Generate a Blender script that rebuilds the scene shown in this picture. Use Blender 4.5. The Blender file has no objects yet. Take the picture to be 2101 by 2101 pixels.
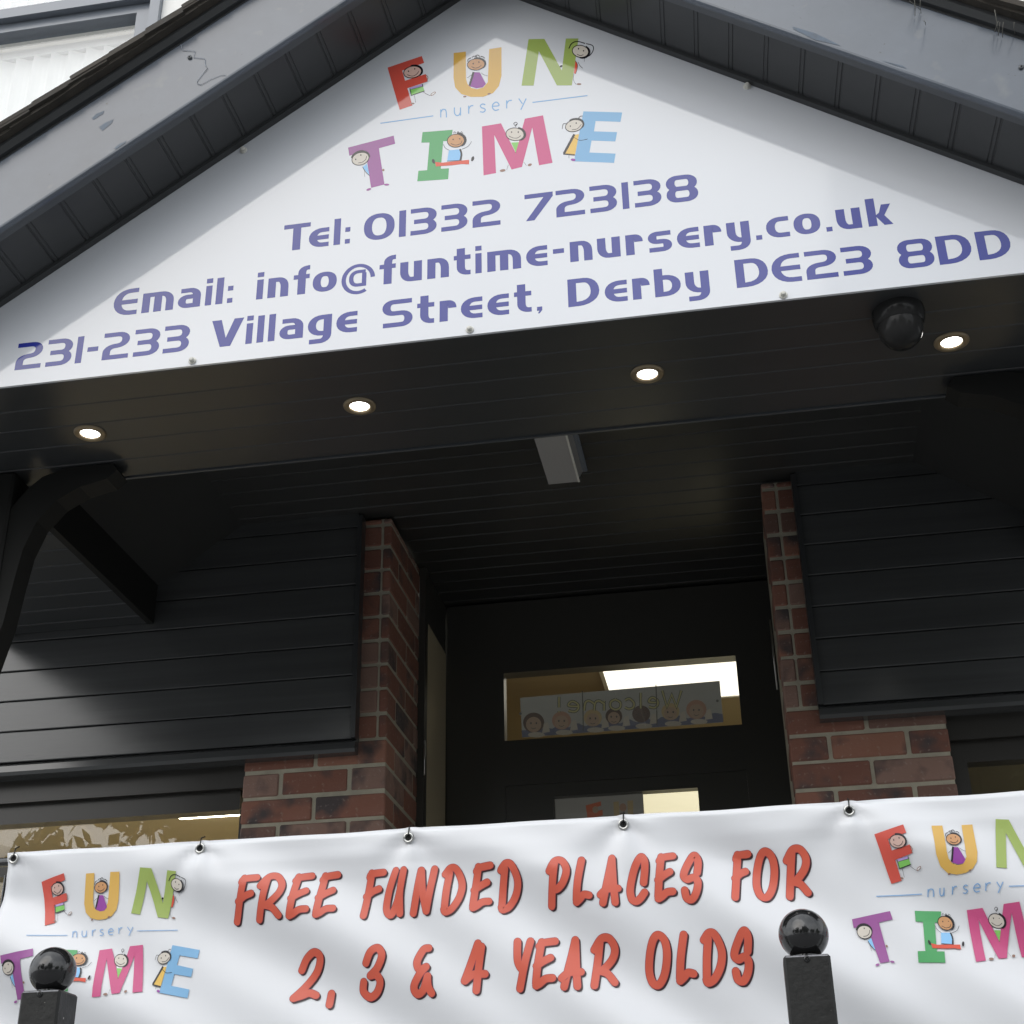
import bpy, bmesh, math, random
from mathutils import Vector, Matrix
random.seed(7)
S = bpy.context.scene
COL = S.collection
R = math.radians
# ------------------------------------------------------------------ camera
FOC = 2900.0; CEN = 1050.5               # focal length and centre in pixels of the 2101 px photograph
def cam_axes(p, y, r):
    cy, sy, cp, sp, cr, sr = math.cos(y), math.sin(y), math.cos(p), math.sin(p), math.cos(r), math.sin(r)
    fwd = Vector((-sy*cp, cy*cp, sp)); right = Vector((cy, sy, 0)); up = right.cross(fwd)
    return cr*right + sr*up, -sr*right + cr*up, fwd
CR, CU, CF = cam_axes(R(27.024), R(9.198), R(-1.115))
cd = bpy.data.cameras.new('camera'); cam = bpy.data.objects.new('camera', cd); COL.objects.link(cam)
cd.sensor_width = 36; cd.sensor_fit = 'HORIZONTAL'; cd.lens = FOC/2101*36; cd.clip_start = .05; cd.clip_end = 500
m = Matrix.Identity(4)
for i in range(3):
    m[i][0], m[i][1], m[i][2] = CR[i], CU[i], -CF[i]
cam.matrix_world = m
S.camera = cam
def ray(u, v): return CR*((u-CEN)/FOC) - CU*((v-CEN)/FOC) + CF
def onY(u, v, Y):
    d = ray(u, v); return d*(Y/d.y)
def onZ(u, v, Z):
    d = ray(u, v); return d*(Z/d.z)
# ------------------------------------------------------------------ world, sun, exposure
W = bpy.data.worlds.new('World'); S.world = W; W.use_nodes = True
nt = W.node_tree; N = nt.nodes; L = nt.links
N.clear()
SUN_EL, SUN_AZ = R(38), R(205)           # azimuth measured clockwise from +Y (the way the camera looks); behind and a little left
sky = N.new('ShaderNodeTexSky'); sky.sky_type = 'NISHITA'; sky.sun_disc = False
sky.sun_elevation = SUN_EL; sky.sun_rotation = SUN_AZ; sky.dust_density = 4; sky.air_density = 1.2
bg = N.new('ShaderNodeBackground'); bg.inputs['Strength'].default_value = .12
out = N.new('ShaderNodeOutputWorld')
tc = N.new('ShaderNodeTexCoord')
ns = N.new('ShaderNodeTexNoise'); ns.inputs['Scale'].default_value = 2.2; ns.inputs['Detail'].default_value = 6; ns.inputs['Roughness'].default_value = .55
L.new(tc.outputs['Generated'], ns.inputs['Vector'])
rp = N.new('ShaderNodeValToRGB'); rp.color_ramp.elements[0].position = .35; rp.color_ramp.elements[1].position = .7
rp.color_ramp.elements[0].color = (3.7, 3.9, 4.2, 1); rp.color_ramp.elements[1].color = (7.8, 8.0, 8.1, 1)
L.new(ns.outputs['Fac'], rp.inputs['Fac'])
# the thin cloud is brighter towards the sun it hides
sd = Vector((math.sin(SUN_AZ)*math.cos(SUN_EL), math.cos(SUN_AZ)*math.cos(SUN_EL), math.sin(SUN_EL)))
dp = N.new('ShaderNodeVectorMath'); dp.operation = 'DOT_PRODUCT'; dp.inputs[1].default_value = sd
nm = N.new('ShaderNodeVectorMath'); nm.operation = 'NORMALIZE'; L.new(tc.outputs['Generated'], nm.inputs[0]); L.new(nm.outputs[0], dp.inputs[0])
mr = N.new('ShaderNodeMapRange'); mr.inputs[1].default_value = .15; mr.inputs[2].default_value = 1; mr.inputs[3].default_value = 1.95; mr.inputs[4].default_value = 3.1
mr.interpolation_type = 'SMOOTHSTEP'
L.new(dp.outputs['Value'], mr.inputs[0])
sc = N.new('ShaderNodeVectorMath'); sc.operation = 'SCALE'; L.new(rp.outputs['Color'], sc.inputs[0]); L.new(mr.outputs[0], sc.inputs['Scale'])
mx = N.new('ShaderNodeMixRGB'); mx.inputs['Fac'].default_value = .85
L.new(sky.outputs['Color'], mx.inputs['Color1']); L.new(sc.outputs[0], mx.inputs['Color2'])
L.new(mx.outputs['Color'], bg.inputs['Color']); L.new(bg.outputs['Background'], out.inputs['Surface'])
sl = bpy.data.lights.new('sun', 'SUN'); sl.energy = .7; sl.angle = R(50); sl.color = (1, .97, .93)
so = bpy.data.objects.new('sun', sl); COL.objects.link(so); so.rotation_euler = sd.to_track_quat('Z', 'Y').to_euler(); so.location = sd*30
V = S.view_settings; V.view_transform = 'Standard'; V.look = 'None'; V.exposure = 0; V.gamma = 1; V.use_curve_mapping = False
S.render.engine = 'CYCLES'
S.cycles.max_bounces = 8

# ------------------------------------------------------------------ materials
def mat(name, col, rough=.5, spec=.5, metal=0, ior=1.5, bump=0, bscale=200, mottle=0, mscale=3, emit=None, es=0, coat=0, stretch=None, rnd=0, alpha_t=0):
    M = bpy.data.materials.new(name); M.use_nodes = True
    n = M.node_tree.nodes; l = M.node_tree.links; b = n['Principled BSDF']
    b.inputs['Base Color'].default_value = (*col, 1); b.inputs['Roughness'].default_value = rough
    b.inputs['Metallic'].default_value = metal; b.inputs['IOR'].default_value = ior; b.inputs['Specular IOR Level'].default_value = spec
    b.inputs['Coat Weight'].default_value = coat; b.inputs['Coat Roughness'].default_value = .08
    if emit: b.inputs['Emission Color'].default_value = (*emit, 1); b.inputs['Emission Strength'].default_value = es
    t = n.new('ShaderNodeTexCoord'); vec = t.outputs['Object']
    if stretch:
        mp = n.new('ShaderNodeMapping'); mp.inputs['Scale'].default_value = stretch; l.new(vec, mp.inputs['Vector']); vec = mp.outputs['Vector']
    last = None
    if mottle:
        x = n.new('ShaderNodeTexNoise'); x.inputs['Scale'].default_value = mscale; x.inputs['Detail'].default_value = 7; x.inputs['Roughness'].default_value = .6
        l.new(vec, x.inputs['Vector'])
        r = n.new('ShaderNodeMapRange'); r.inputs[1].default_value = .3; r.inputs[2].default_value = .7; r.inputs[3].default_value = 1-mottle; r.inputs[4].default_value = 1+mottle
        l.new(x.outputs['Fac'], r.inputs[0])
        s = n.new('ShaderNodeVectorMath'); s.operation = 'SCALE'; s.inputs[0].default_value = col; l.new(r.outputs[0], s.inputs['Scale']); last = s.outputs[0]
        rr = n.new('ShaderNodeMapRange'); rr.inputs[1].default_value = .3; rr.inputs[2].default_value = .7; rr.inputs[3].default_value = rough*(1-mottle*.6); rr.inputs[4].default_value = min(1, rough*(1+mottle*.8))
        l.new(x.outputs['Fac'], rr.inputs[0]); l.new(rr.outputs[0], b.inputs['Roughness'])
    if rnd:
        oi = n.new('ShaderNodeObjectInfo'); r = n.new('ShaderNodeMapRange'); r.inputs[3].default_value = 1-rnd; r.inputs[4].default_value = 1+rnd
        l.new(oi.outputs['Random'], r.inputs[0])
        s = n.new('ShaderNodeVectorMath'); s.operation = 'SCALE'
        if last: l.new(last, s.inputs[0])
        else: s.inputs[0].default_value = col
        l.new(r.outputs[0], s.inputs['Scale']); last = s.outputs[0]
    if last: l.new(last, b.inputs['Base Color'])
    if bump:
        x = n.new('ShaderNodeTexNoise'); x.inputs['Scale'].default_value = bscale; x.inputs['Detail'].default_value = 4
        l.new(vec, x.inputs['Vector'])
        bp = n.new('ShaderNodeBump'); bp.inputs['Strength'].default_value = bump; bp.inputs['Distance'].default_value = .002
        l.new(x.outputs['Fac'], bp.inputs['Height']); l.new(bp.outputs['Normal'], b.inputs['Normal'])
    return M
M = {}
M['sign'] = mat('sign_white', (.63, .65, .69), rough=.06, ior=1.62, bump=.02, bscale=14)
M['sign_edge'] = mat('sign_edge', (.5, .5, .5), rough=.4)
def ink(n, c, r=.06): M[n] = mat(n, c, rough=r, ior=1.47)
ink('blue_ink', (.026, .036, .26))
for n, c in dict(red=(.60, .085, .06), amber=(.66, .40, .09), green_n=(.33, .43, .11), purple=(.31, .09, .30), green_i=(.075, .35, .12), pink=(.56, .08, .22), sky=(.19, .41, .65),
                 rule=(.22, .40, .66), skin=(.62, .42, .36), skin_pale=(.62, .57, .50), skin_tan=(.55, .28, .12), black=(.012, .01, .014), lilac=(.45, .33, .62), lime=(.22, .55, .12), yellow=(.75, .48, .10), grape=(.28, .05, .32),
                 shirt=(.25, .52, .82), coral=(.66, .08, .04), brown=(.28, .16, .12), white_p=(.75, .75, .75)).items():
    ink(n, c); M['b_'+n] = mat('banner_'+n, c, rough=.42)
M['b_text'] = mat('banner_red_text', (.60, .105, .062), rough=.38)
M['b_shadow'] = mat('banner_text_shadow', (.035, .012, .014), rough=.45)
M['b_outline'] = mat('banner_text_outline', (.30, .05, .08), rough=.45)
M['banner'] = mat('banner_pvc', (.70, .71, .735), rough=.34, bump=.06, bscale=900, mottle=.02, mscale=4)
M['fascia'] = mat('fascia_upvc', (.090, .106, .132), rough=.22, ior=1.6, bump=.05, bscale=18, mottle=.16, mscale=5, stretch=(1, 1, 1))
M['trim'] = mat('trim_upvc', (.075, .082, .09), rough=.3)
M['pvc'] = mat('dark_grey_upvc', (.040, .042, .044), rough=.30, bump=.05, bscale=60, mottle=.05, mscale=4, stretch=(.4, 6, 6))
M['clad'] = mat('cladding_upvc', (.062, .064, .065), rough=.2, ior=1.6, bump=.06, bscale=50, mottle=.15, mscale=3, stretch=(.3, 8, 8))
M['ceil'] = mat('ceiling_upvc', (.036, .036, .035), rough=.32, spec=.35, bump=.04, bscale=40, mottle=.1, mscale=3)
M['timber'] = mat('black_stained_timber', (.014, .014, .013), rough=.7, spec=.25, bump=.2, bscale=40, stretch=(1, 1, 1))
M['tile'] = mat('roof_tile_brown', (.052, .045, .037), rough=.85, bump=.5, bscale=300, mottle=.35, mscale=25, rnd=.2)
M['brick'] = mat('red_brick', (.24, .10, .072), rough=.85, bump=.6, bscale=160, mottle=.32, mscale=14, rnd=.32)
def speckle(m, lo, hi, col, scale):
    n = m.node_tree.nodes; l = m.node_tree.links; b = n['Principled BSDF']; src = b.inputs['Base Color'].links[0].from_socket if b.inputs['Base Color'].links else None
    t = n.new('ShaderNodeTexCoord'); x = n.new('ShaderNodeTexNoise'); x.inputs['Scale'].default_value = scale; x.inputs['Detail'].default_value = 2; l.new(t.outputs['Object'], x.inputs['Vector'])
    q = n.new('ShaderNodeMapRange'); q.inputs[1].default_value = lo; q.inputs[2].default_value = hi; l.new(x.outputs['Fac'], q.inputs[0])
    mx_ = n.new('ShaderNodeMixRGB'); l.new(q.outputs[0], mx_.inputs['Fac']); mx_.inputs['Color2'].default_value = (*col, 1)
    if src: l.new(src, mx_.inputs['Color1'])
    else: mx_.inputs['Color1'].default_value = b.inputs['Base Color'].default_value
    l.new(mx_.outputs['Color'], b.inputs['Base Color'])
def brick_colours():
    n = M['brick'].node_tree.nodes; l = M['brick'].node_tree.links
    oi = n.new('ShaderNodeObjectInfo'); r = n.new('ShaderNodeValToRGB'); r.color_ramp.interpolation = 'CONSTANT'
    for i, c in enumerate(((.26, .115, .08), (.20, .088, .062), (.27, .165, .13), (.22, .095, .066), (.30, .14, .095), (.18, .10, .078))):
        e = r.color_ramp.elements[i] if i < 2 else r.color_ramp.elements.new(i/6)
        e.position = i/6; e.color = (*c, 1)
    l.new(oi.outputs['Random'], r.inputs['Fac'])
    # dark burnt patches and pale lime bloom
    t = n.new('ShaderNodeTexCoord'); x = n.new('ShaderNodeTexNoise'); x.noise_dimensions = '4D'; x.inputs['Scale'].default_value = 9; x.inputs['Detail'].default_value = 3
    l.new(t.outputs['Object'], x.inputs['Vector']); mu = n.new('ShaderNodeMath'); mu.operation = 'MULTIPLY'; mu.inputs[1].default_value = 50; l.new(oi.outputs['Random'], mu.inputs[0]); l.new(mu.outputs[0], x.inputs['W'])
    q = n.new('ShaderNodeValToRGB'); q.color_ramp.elements[0].position = .52; q.color_ramp.elements[1].position = .66; l.new(x.outputs['Fac'], q.inputs['Fac'])
    m1 = n.new('ShaderNodeMixRGB'); m1.inputs['Color2'].default_value = (.075, .06, .06, 1); l.new(q.outputs['Color'], m1.inputs['Fac']); l.new(r.outputs['Color'], m1.inputs['Color1'])
    y = n.new('ShaderNodeTexNoise'); y.inputs['Scale'].default_value = 70; y.inputs['Detail'].default_value = 6; l.new(t.outputs['Object'], y.inputs['Vector'])
    q2 = n.new('ShaderNodeValToRGB'); q2.color_ramp.elements[0].position = .60; q2.color_ramp.elements[1].position = .80; q2.color_ramp.elements[1].color = (.6, .6, .6, 1); l.new(y.outputs['Fac'], q2.inputs['Fac'])
    m2 = n.new('ShaderNodeMixRGB'); m2.inputs['Color2'].default_value = (.42, .36, .30, 1); l.new(q2.outputs['Color'], m2.inputs['Fac']); l.new(m1.outputs['Color'], m2.inputs['Color1'])
    l.new(m2.outputs['Color'], n['Principled BSDF'].inputs['Base Color'])
brick_colours()
M['mortar'] = mat('mortar', (.40, .37, .29), rough=.95, bump=.7, bscale=220, mottle=.15, mscale=20)
M['render_w'] = mat('white_render', (.80, .79, .76), rough=.8, bump=.6, bscale=90, mottle=.03, mscale=6)
M['win_grey'] = mat('grey_window_frame', (.17, .19, .22), rough=.25, ior=1.55)
M['win_dark'] = mat('dark_window_frame', (.058, .056, .050), rough=.35)
M['blind'] = mat('white_blind', (.86, .87, .89), rough=.7)
M['cream'] = mat('cream_plaster', (.50, .43, .29), rough=.9, mottle=.03, mscale=2)
M['tan'] = mat('tan_plaster', (.42, .35, .25), rough=.9, mottle=.05, mscale=2)
M['bezel'] = mat('brass_bezel', (.30, .24, .16), rough=.4, metal=.6)
M['lamp'] = mat('lamp_glow', (1, 1, 1), emit=(1, .98, .93), es=11)
M['panel'] = mat('light_panel', (1, 1, 1), emit=(1, .95, .82), es=1.5)
M['wall_glow'] = mat('yellow_wall_glow', (1, 1, 1), emit=(1, .90, .56), es=.62)  # glow stands in for the light falling on the hall wall
M['dome'] = mat('smoked_dome', (.026, .026, .026), rough=.12, ior=1.4, spec=.14)
M['sash_dark'] = mat('dark_brown_sash', (.024, .022, .019), rough=.35)
M['strip'] = mat('strip_light_glow', (1, 1, 1), emit=(1, .93, .72), es=16)
M['room_fill'] = mat('unseen_room_fill', (1, 1, 1), emit=(1, .93, .68), es=17)  # for the unseen panels added to brighten the playrooms
M['diffuser'] = mat('frosted_diffuser', (.33, .32, .315), rough=.35)
M['gloss_black'] = mat('gloss_black_paint', (.012, .012, .0125), rough=.10, ior=1.6, bump=.35, bscale=45, mottle=.3, mscale=30)
M['post_paint'] = mat('black_post_paint', (.010, .010, .0095), rough=.5, spec=.4, bump=.5, bscale=90, mottle=.2, mscale=30)
M['chip'] = mat('chipped_paint_edge', (.30, .30, .32), rough=.6, mottle=.3, mscale=60)
M['steel'] = mat('eyelet_steel', (.55, .55, .53), rough=.28, metal=1)
M['cap'] = mat('white_bolt_cap', (.62, .61, .56), rough=.35)
M['street'] = mat('worn_asphalt', (.19, .192, .195), rough=.9, bump=.6, bscale=80, mottle=.2, mscale=8)
M['concrete'] = mat('concrete', (.40, .41, .41), rough=.9, bump=.4, bscale=60, mottle=.12, mscale=6)
M['leaf'] = mat('leaf', (.045, .085, .022), rough=.55, mottle=.35, mscale=1.5)
M['bark'] = mat('bark', (.07, .055, .04), rough=.9, bump=.8, bscale=20)
M['scuff'] = mat('blue_scuff', (.075, .105, .145), rough=.45, mottle=.3, mscale=60)
M['web'] = mat('web_thread', (.30, .34, .40), rough=.8)
M['web2'] = mat('dusty_cobweb', (.26, .25, .22), rough=.9)
speckle(M['post_paint'], .735, .76, (.30, .29, .27), 160)
speckle(M['fascia'], .64, .90, (.15, .16, .165), 22)
speckle(M['fascia'], .72, .80, (.05, .05, .045), 70)
M['glass'] = bpy.data.materials.new('glass_pane'); M['glass'].use_nodes = True
def mkglass(M_, tint=(1, 1, 1), ior=1.5):
    n = M_.node_tree.nodes; l = M_.node_tree.links; n.clear()
    o = n.new('ShaderNodeOutputMaterial'); g = n.new('ShaderNodeBsdfGlossy'); g.inputs['Roughness'].default_value = .0
    t = n.new('ShaderNodeBsdfTransparent'); t.inputs['Color'].default_value = (*tint, 1)
    f = n.new('ShaderNodeFresnel'); ge = n.new('ShaderNodeNewGeometry'); io = n.new('ShaderNodeMapRange'); io.inputs[3].default_value = ior; io.inputs[4].default_value = 1/ior   # the same Fresnel term on both faces of the pane
    l.new(ge.outputs['Backfacing'], io.inputs[0]); l.new(io.outputs[0], f.inputs['IOR']); x = n.new('ShaderNodeMixShader')
    l.new(f.outputs[0], x.inputs[0]); l.new(t.outputs[0], x.inputs[1]); l.new(g.outputs[0], x.inputs[2]); l.new(x.outputs[0], o.inputs['Surface'])
mkglass(M['glass'], (.975, .98, .975), 1.55)

# ------------------------------------------------------------------ object helpers
def tag(o, label=None, cat=None, group=None, kind=None):
    for k, v in (('label', label), ('category', cat), ('group', group), ('kind', kind)):
        if v: o[k] = v
    return o
def thing(name, label, cat, loc, group=None):
    o = bpy.data.objects.new(name, None); COL.objects.link(o); o.location = loc; o.empty_display_size = .05
    return tag(o, label, cat, group)
def wloc(o):
    v = Vector((0, 0, 0))
    while o: v += o.location; o = o.parent
    return v
def link(name, me, parent=None, at=None):
    """at = world position of the mesh origin (default world origin)"""
    o = bpy.data.objects.new(name, me); COL.objects.link(o)
    p = Vector(at) if at is not None else Vector((0, 0, 0))
    if parent: o.parent = parent; p = p - wloc(parent)
    o.location = p
    return o
class MB:
    def __init__(s): s.v = []; s.f = []; s.m = []; s.mats = []; s.sm = []
    def mi(s, m):
        if m not in s.mats: s.mats.append(m)
        return s.mats.index(m)
    def poly(s, pts, m, smooth=False):
        b = len(s.v); s.v += [tuple(p) for p in pts]; s.f.append(tuple(range(b, b+len(pts)))); s.m.append(s.mi(m)); s.sm.append(smooth)
    def box(s, x0, x1, y0, y1, z0, z1, m):
        b = len(s.v); s.v += [(x, y, z) for x in (x0, x1) for y in (y0, y1) for z in (z0, z1)]
        for f in ((0, 1, 3, 2), (4, 6, 7, 5), (0, 4, 5, 1), (2, 3, 7, 6), (0, 2, 6, 4), (1, 5, 7, 3)):
            s.f.append(tuple(b+i for i in f)); s.m.append(s.mi(m)); s.sm.append(False)
    def prism(s, pts, off, m):
        """pts: 3D polygon, off: extrusion vector"""
        n = len(pts); b = len(s.v); off = Vector(off)
        s.v += [tuple(p) for p in pts] + [tuple(Vector(p)+off) for p in pts]
        k = s.mi(m)
        for f in [tuple(range(b, b+n)), tuple(range(b+2*n-1, b+n-1, -1))] + [(b+i, b+n+i, b+n+(i+1) % n, b+(i+1) % n) for i in range(n)]:
            s.f.append(f); s.m.append(k); s.sm.append(False)
    def tube(s, pts, r, m, n=8, closed=False, rs=None):
        pts = [Vector(p) for p in pts]; b = len(s.v); k = s.mi(m); P = len(pts); up = Vector((0, 0, 1))
        for i, p in enumerate(pts):
            a = pts[(i-1) % P] if (i or closed) else p; c = pts[(i+1) % P] if (i < P-1 or closed) else p
            t = (c-a).normalized(); x = t.cross(up)
            if x.length < 1e-3: x = t.cross(Vector((0, 1, 0)))
            x.normalize(); y = x.cross(t); rr = rs[i] if rs else r
            for j in range(n):
                q = 2*math.pi*j/n; s.v.append(tuple(p+x*math.cos(q)*rr+y*math.sin(q)*rr))
        for i in range(P if closed else P-1):
            for j in range(n):
                i2 = (i+1) % P
                s.f.append((b+i*n+j, b+i*n+(j+1) % n, b+i2*n+(j+1) % n, b+i2*n+j)); s.m.append(k); s.sm.append(True)
        if not closed:
            s.f.append(tuple(b+j for j in range(n))); s.m.append(k); s.sm.append(False)
            s.f.append(tuple(b+(P-1)*n+j for j in reversed(range(n)))); s.m.append(k); s.sm.append(False)
    def lathe(s, prof, c, axis, m, n=28, smooth=True):
        """prof: list of (radius, height along axis)"""
        axis = Vector(axis).normalized(); x = axis.orthogonal().normalized(); y = axis.cross(x); c = Vector(c); b = len(s.v); k = s.mi(m)
        for r, h in prof:
            for j in range(n):
                q = 2*math.pi*j/n; s.v.append(tuple(c+axis*h+(x*math.cos(q)+y*math.sin(q))*max(r, 1e-5)))
        for i in range(len(prof)-1):
            for j in range(n):
                s.f.append((b+i*n+j, b+i*n+(j+1) % n, b+(i+1)*n+(j+1) % n, b+(i+1)*n+j)); s.m.append(k); s.sm.append(smooth)
    def mesh(s, name, shift=None, grid=None, bevel=0, clean=True, disp=None):
        me = bpy.data.meshes.new(name)
        vs = s.v if shift is None else [tuple(Vector(v)-Vector(shift)) for v in s.v]
        me.from_pydata(vs, [], s.f)
        for mm in s.mats: me.materials.append(M[mm])
        me.polygons.foreach_set('material_index', s.m); me.polygons.foreach_set('use_smooth', s.sm)
        if clean or grid or bevel or disp:
            b = bmesh.new(); b.from_mesh(me)
            if bevel:
                bmesh.ops.recalc_face_normals(b, faces=b.faces)
                bmesh.ops.bevel(b, geom=list(b.edges), offset=bevel, segments=1, affect='EDGES', profile=.5)
            elif not grid and not disp: bmesh.ops.recalc_face_normals(b, faces=b.faces)
            if grid:
                bmesh.ops.triangulate(b, faces=[f for f in b.faces if len(f.verts) > 4])
                xs = [v.co.x for v in b.verts]; zs = [v.co.z for v in b.verts]
                for a, lo, hi in ((0, min(xs), max(xs)), (2, min(zs), max(zs))):
                    q = math.ceil(lo/grid)*grid
                    while q < hi:
                        no = (1, 0, 0) if a == 0 else (0, 0, 1)
                        bmesh.ops.bisect_plane(b, geom=b.verts[:]+b.edges[:]+b.faces[:], plane_co=(q, 0, 0) if a == 0 else (0, 0, q), plane_no=no)
                        q += grid
            if disp:
                bmesh.ops.remove_doubles(b, verts=b.verts, dist=2e-6)
                for f_ in b.faces:
                    f_.smooth = True; f_.normal_update()
                    if f_.normal.y > 0: f_.normal_flip()
                for v in b.verts: v.co.y += disp(v.co.x, v.co.z)
            b.to_mesh(me); b.free()
        return me
    def build(s, name, parent=None, **k): return link(name, s.mesh(name, **k), parent)
BOXC = {}
def bbox(name, x0, x1, y0, y1, z0, z1, m, parent, bevel=.003):
    """one bevelled box, mesh shared between equal sizes, origin at its corner"""
    key = (round(x1-x0, 4), round(y1-y0, 4), round(z1-z0, 4), m, bevel)
    if key not in BOXC:
        b = MB(); b.box(0, key[0], 0, key[1], 0, key[2], m); BOXC[key] = b.mesh(name, bevel=bevel)
    return link(name, BOXC[key], parent, (x0, y0, z0))
def plainbox(name, x0, x1, y0, y1, z0, z1, m, parent=None):
    b = MB(); b.box(x0, x1, y0, y1, z0, z1, m); return b.build(name, parent)

# ------------------------------------------------------------------ key measures (metres, eye of the camera = 0, street = -1.5)
G = -1.5; FLOOR = -.6
YW = 3.73            # face of the brickwork
YS = 2.383           # face of the sign board
YF = 2.203           # face of the gable fascia
ZS = 1.65            # underside of the canopy beam
ZC = 1.955           # porch ceiling
AX, AZ = -.434, 2.645; SL = .703   # apex of the sign, slope of the gable
NF = .011            # the soffit rises a little towards the fascia
CS = 1/math.hypot(1, SL); SN = SL*CS
def rake(side, s, n, y):
    """point s metres down the slope from the apex and n metres square off it; side -1 left, +1 right"""
    return Vector((AX + side*(s*CS + n*SN), y, AZ - s*SN + n*CS))

# ------------------------------------------------------------------ ground and landing
b = MB(); b.poly([(-60, -60, G), (60, -60, G), (60, 60, G), (-60, 60, G)], 'street'); tag(b.build('street'), kind='structure')
b = MB(); b.box(-6, 6, 1.75, 1.9, G, G+.13, 'concrete'); b.box(-6, 6, 1.9, 2.42, G, G+.12, 'concrete'); tag(b.build('pavement'), kind='structure')
b = MB(); b.box(-6, 6, 2.42, 4.5, G, FLOOR, 'concrete'); tag(b.build('landing'), kind='structure')

# ------------------------------------------------------------------ building
bld = thing('nursery_building', 'white rendered building with red brick piers and dark grey cladding behind the porch', 'building', (AX, YW, G))
# brick piers: joint heights every 75 mm, bond as in the photograph
def pier(xs_a, xs_b, z_lo, z_hi, reveal=None, split=None, zsplit=1.2):
    k = 0; z = 1.175
    while z > z_lo: z -= .075; k -= 1
    while z < z_hi:
        row = xs_a if k % 2 else xs_b
        z0, z1 = z+.005, min(z+.070, z_hi)
        if z1-z0 > .01:
            for (x0, x1, y0, y1) in row:
                jx = random.uniform(-.0012, .0012); jy = random.uniform(-.0015, .0015)
                cuts = [(x0, x1)]
                if split and z > zsplit and x0 < split < x1: cuts = [(x0, split-.003), (split+.003, x1)]
                for (p, q) in cuts: bbox('brick', p+jx*.3, q+jx*.3, y0+jy, y1+jy, z0+jx, z1+jx, 'brick', bld, .004)
        z += .075; k += 1
LA = [(-1.39, -1.285, YW, YW+.1), (-1.275, -1.085, YW, YW+.1), (-1.075, -.975, YW, YW+.215), (-1.075, -.975, YW+.225, 4.11)]
LB = [(-1.39, -1.185, YW, YW+.1), (-1.175, -.975, YW, YW+.1), (-1.075, -.975, YW+.11, YW+.325), (-1.075, -.975, YW+.335, 4.11)]
RA = [(.136, .236, YW, YW+.2), (.246, .438, YW, YW+.1), (.448, .55, YW, YW+.1)]
RB = [(.136, .338, YW, YW+.1), (.348, .55, YW, YW+.1)]
pier(LA, LB, .35, 1.945, split=-1.003)
pier(RA, RB, .35, 1.945, split=.178)
for x0, x1 in ((-1.387, -.978), (.139, .547)): plainbox('mortar_bed', x0, x1, YW+.004, 4.107, FLOOR, 1.945, 'mortar', bld)
for q in ((-4.5, 3.2, YW, 4.0, 2.2, 3.4), (-1.942, 3.2, YW, 4.0, 3.4, 6.2), (-4.5, -3.6, YW, 4.0, 3.4, 6.2), (-3.6, -1.942, YW, 4.0, 4.9, 6.2)): plainbox('upper_wall', *q, 'render_w', bld)
for q in ((-4.5, -1.39, YW+.02, 4.0, 1.24, 2.2), (.55, 3.2, YW+.02, 4.0, 1.24, 2.2), (-1.39, .55, YW+.3, 4.0, 1.99, 2.2), (-4.5, -1.39, YW, 4.0, FLOOR, 0), (.55, 3.2, YW, 4.0, FLOOR, 0)): plainbox('lower_wall', *q, 'mortar', bld)
# cladding boards, each with a bevelled face
def clad_board(x0, x1, z0, z1):
    b = MB(); y = 3.700; d = .012; h = .010
    prof = [(y+d, z0+.0003), (y+.0008, z0+.0008), (y, z0+.003), (y, z1-.0045), (y+.0015, z1-.0022), (y+d, z1-.0020), (y+d+.01, z1), (y+d+.01, z0)]
    b.prism([(x0, p[0], p[1]) for p in prof], (x1-x0, 0, 0), 'clad')
    return b.build('cladding_board', bld)
z = 1.246
while z < 2.9:
    clad_board(-4.2, -1.070, z, z+.0945); 
    if z < 2.0: clad_board(.236, 3.0, z, z+.0945)
    else: pass
    z += .0950
    if z > 1.93: break
# left of the porch the cladding carries on up to the render
zz = z
while zz < 2.2: clad_board(-4.2, -2.16, zz, zz+.0945); zz += .095
for (x0, x1) in ((-4.2, -1.056), (.222, 3.0)):
    b = MB(); b.prism([(x0, 3.694, 1.205), (x0, 3.690, 1.215), (x0, 3.694, 1.234), (x0, 3.712, 1.246), (x0, 3.75, 1.246), (x0, 3.75, 1.205)], (x1-x0, 0, 0), 'clad'); b.build('cladding_trim', bld)
for x0 in (-1.070, .222): plainbox('cladding_trim', x0, x0+.014, 3.690, 3.75, 1.246, 1.945, 'pvc', bld)
# lower windows
def low_window(x0, x1, label_right):
    f = MB(); y0, y1 = 3.77, 3.83
    f.box(x0, x1, 3.75, y1, 1.14, 1.238, 'sash_dark'); f.box(x0+.02, x1-.02, y0, y1-.01, 1.083, 1.14, 'sash_dark')
    f.box(x0, x0+.045, y0, y1, .2, 1.083, 'sash_dark'); f.box(x1-.018, x1, y0, y1, .2, 1.083, 'sash_dark')
    f.box(x0+.045, x1-.018, y0, y1, .93, .985, 'sash_dark'); f.box(x0, x1, y0, y1, 0, .2, 'sash_dark')
    w = f.build('window_frame', bld)
    for (a, c) in ((.985, 1.083), (.2, .93)):
        g = MB(); g.box(x0+.045, x1-.018, 3.795, 3.80, a, c, 'glass'); g.build('window_pane', w)
low_window(-4.0, -1.39, 0)
f = MB(); f.box(.55, 3.0, 3.75, 3.83, 1.14, 1.238, 'sash_dark'); f.box(.55, 3.0, 3.77, 3.82, 1.083, 1.14, 'sash_dark'); f.box(.55, .59, 3.77, 3.83, .2, 1.083, 'sash_dark'); f.box(.55, 3.0, 3.77, 3.83, 0, .2, 'sash_dark')
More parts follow.
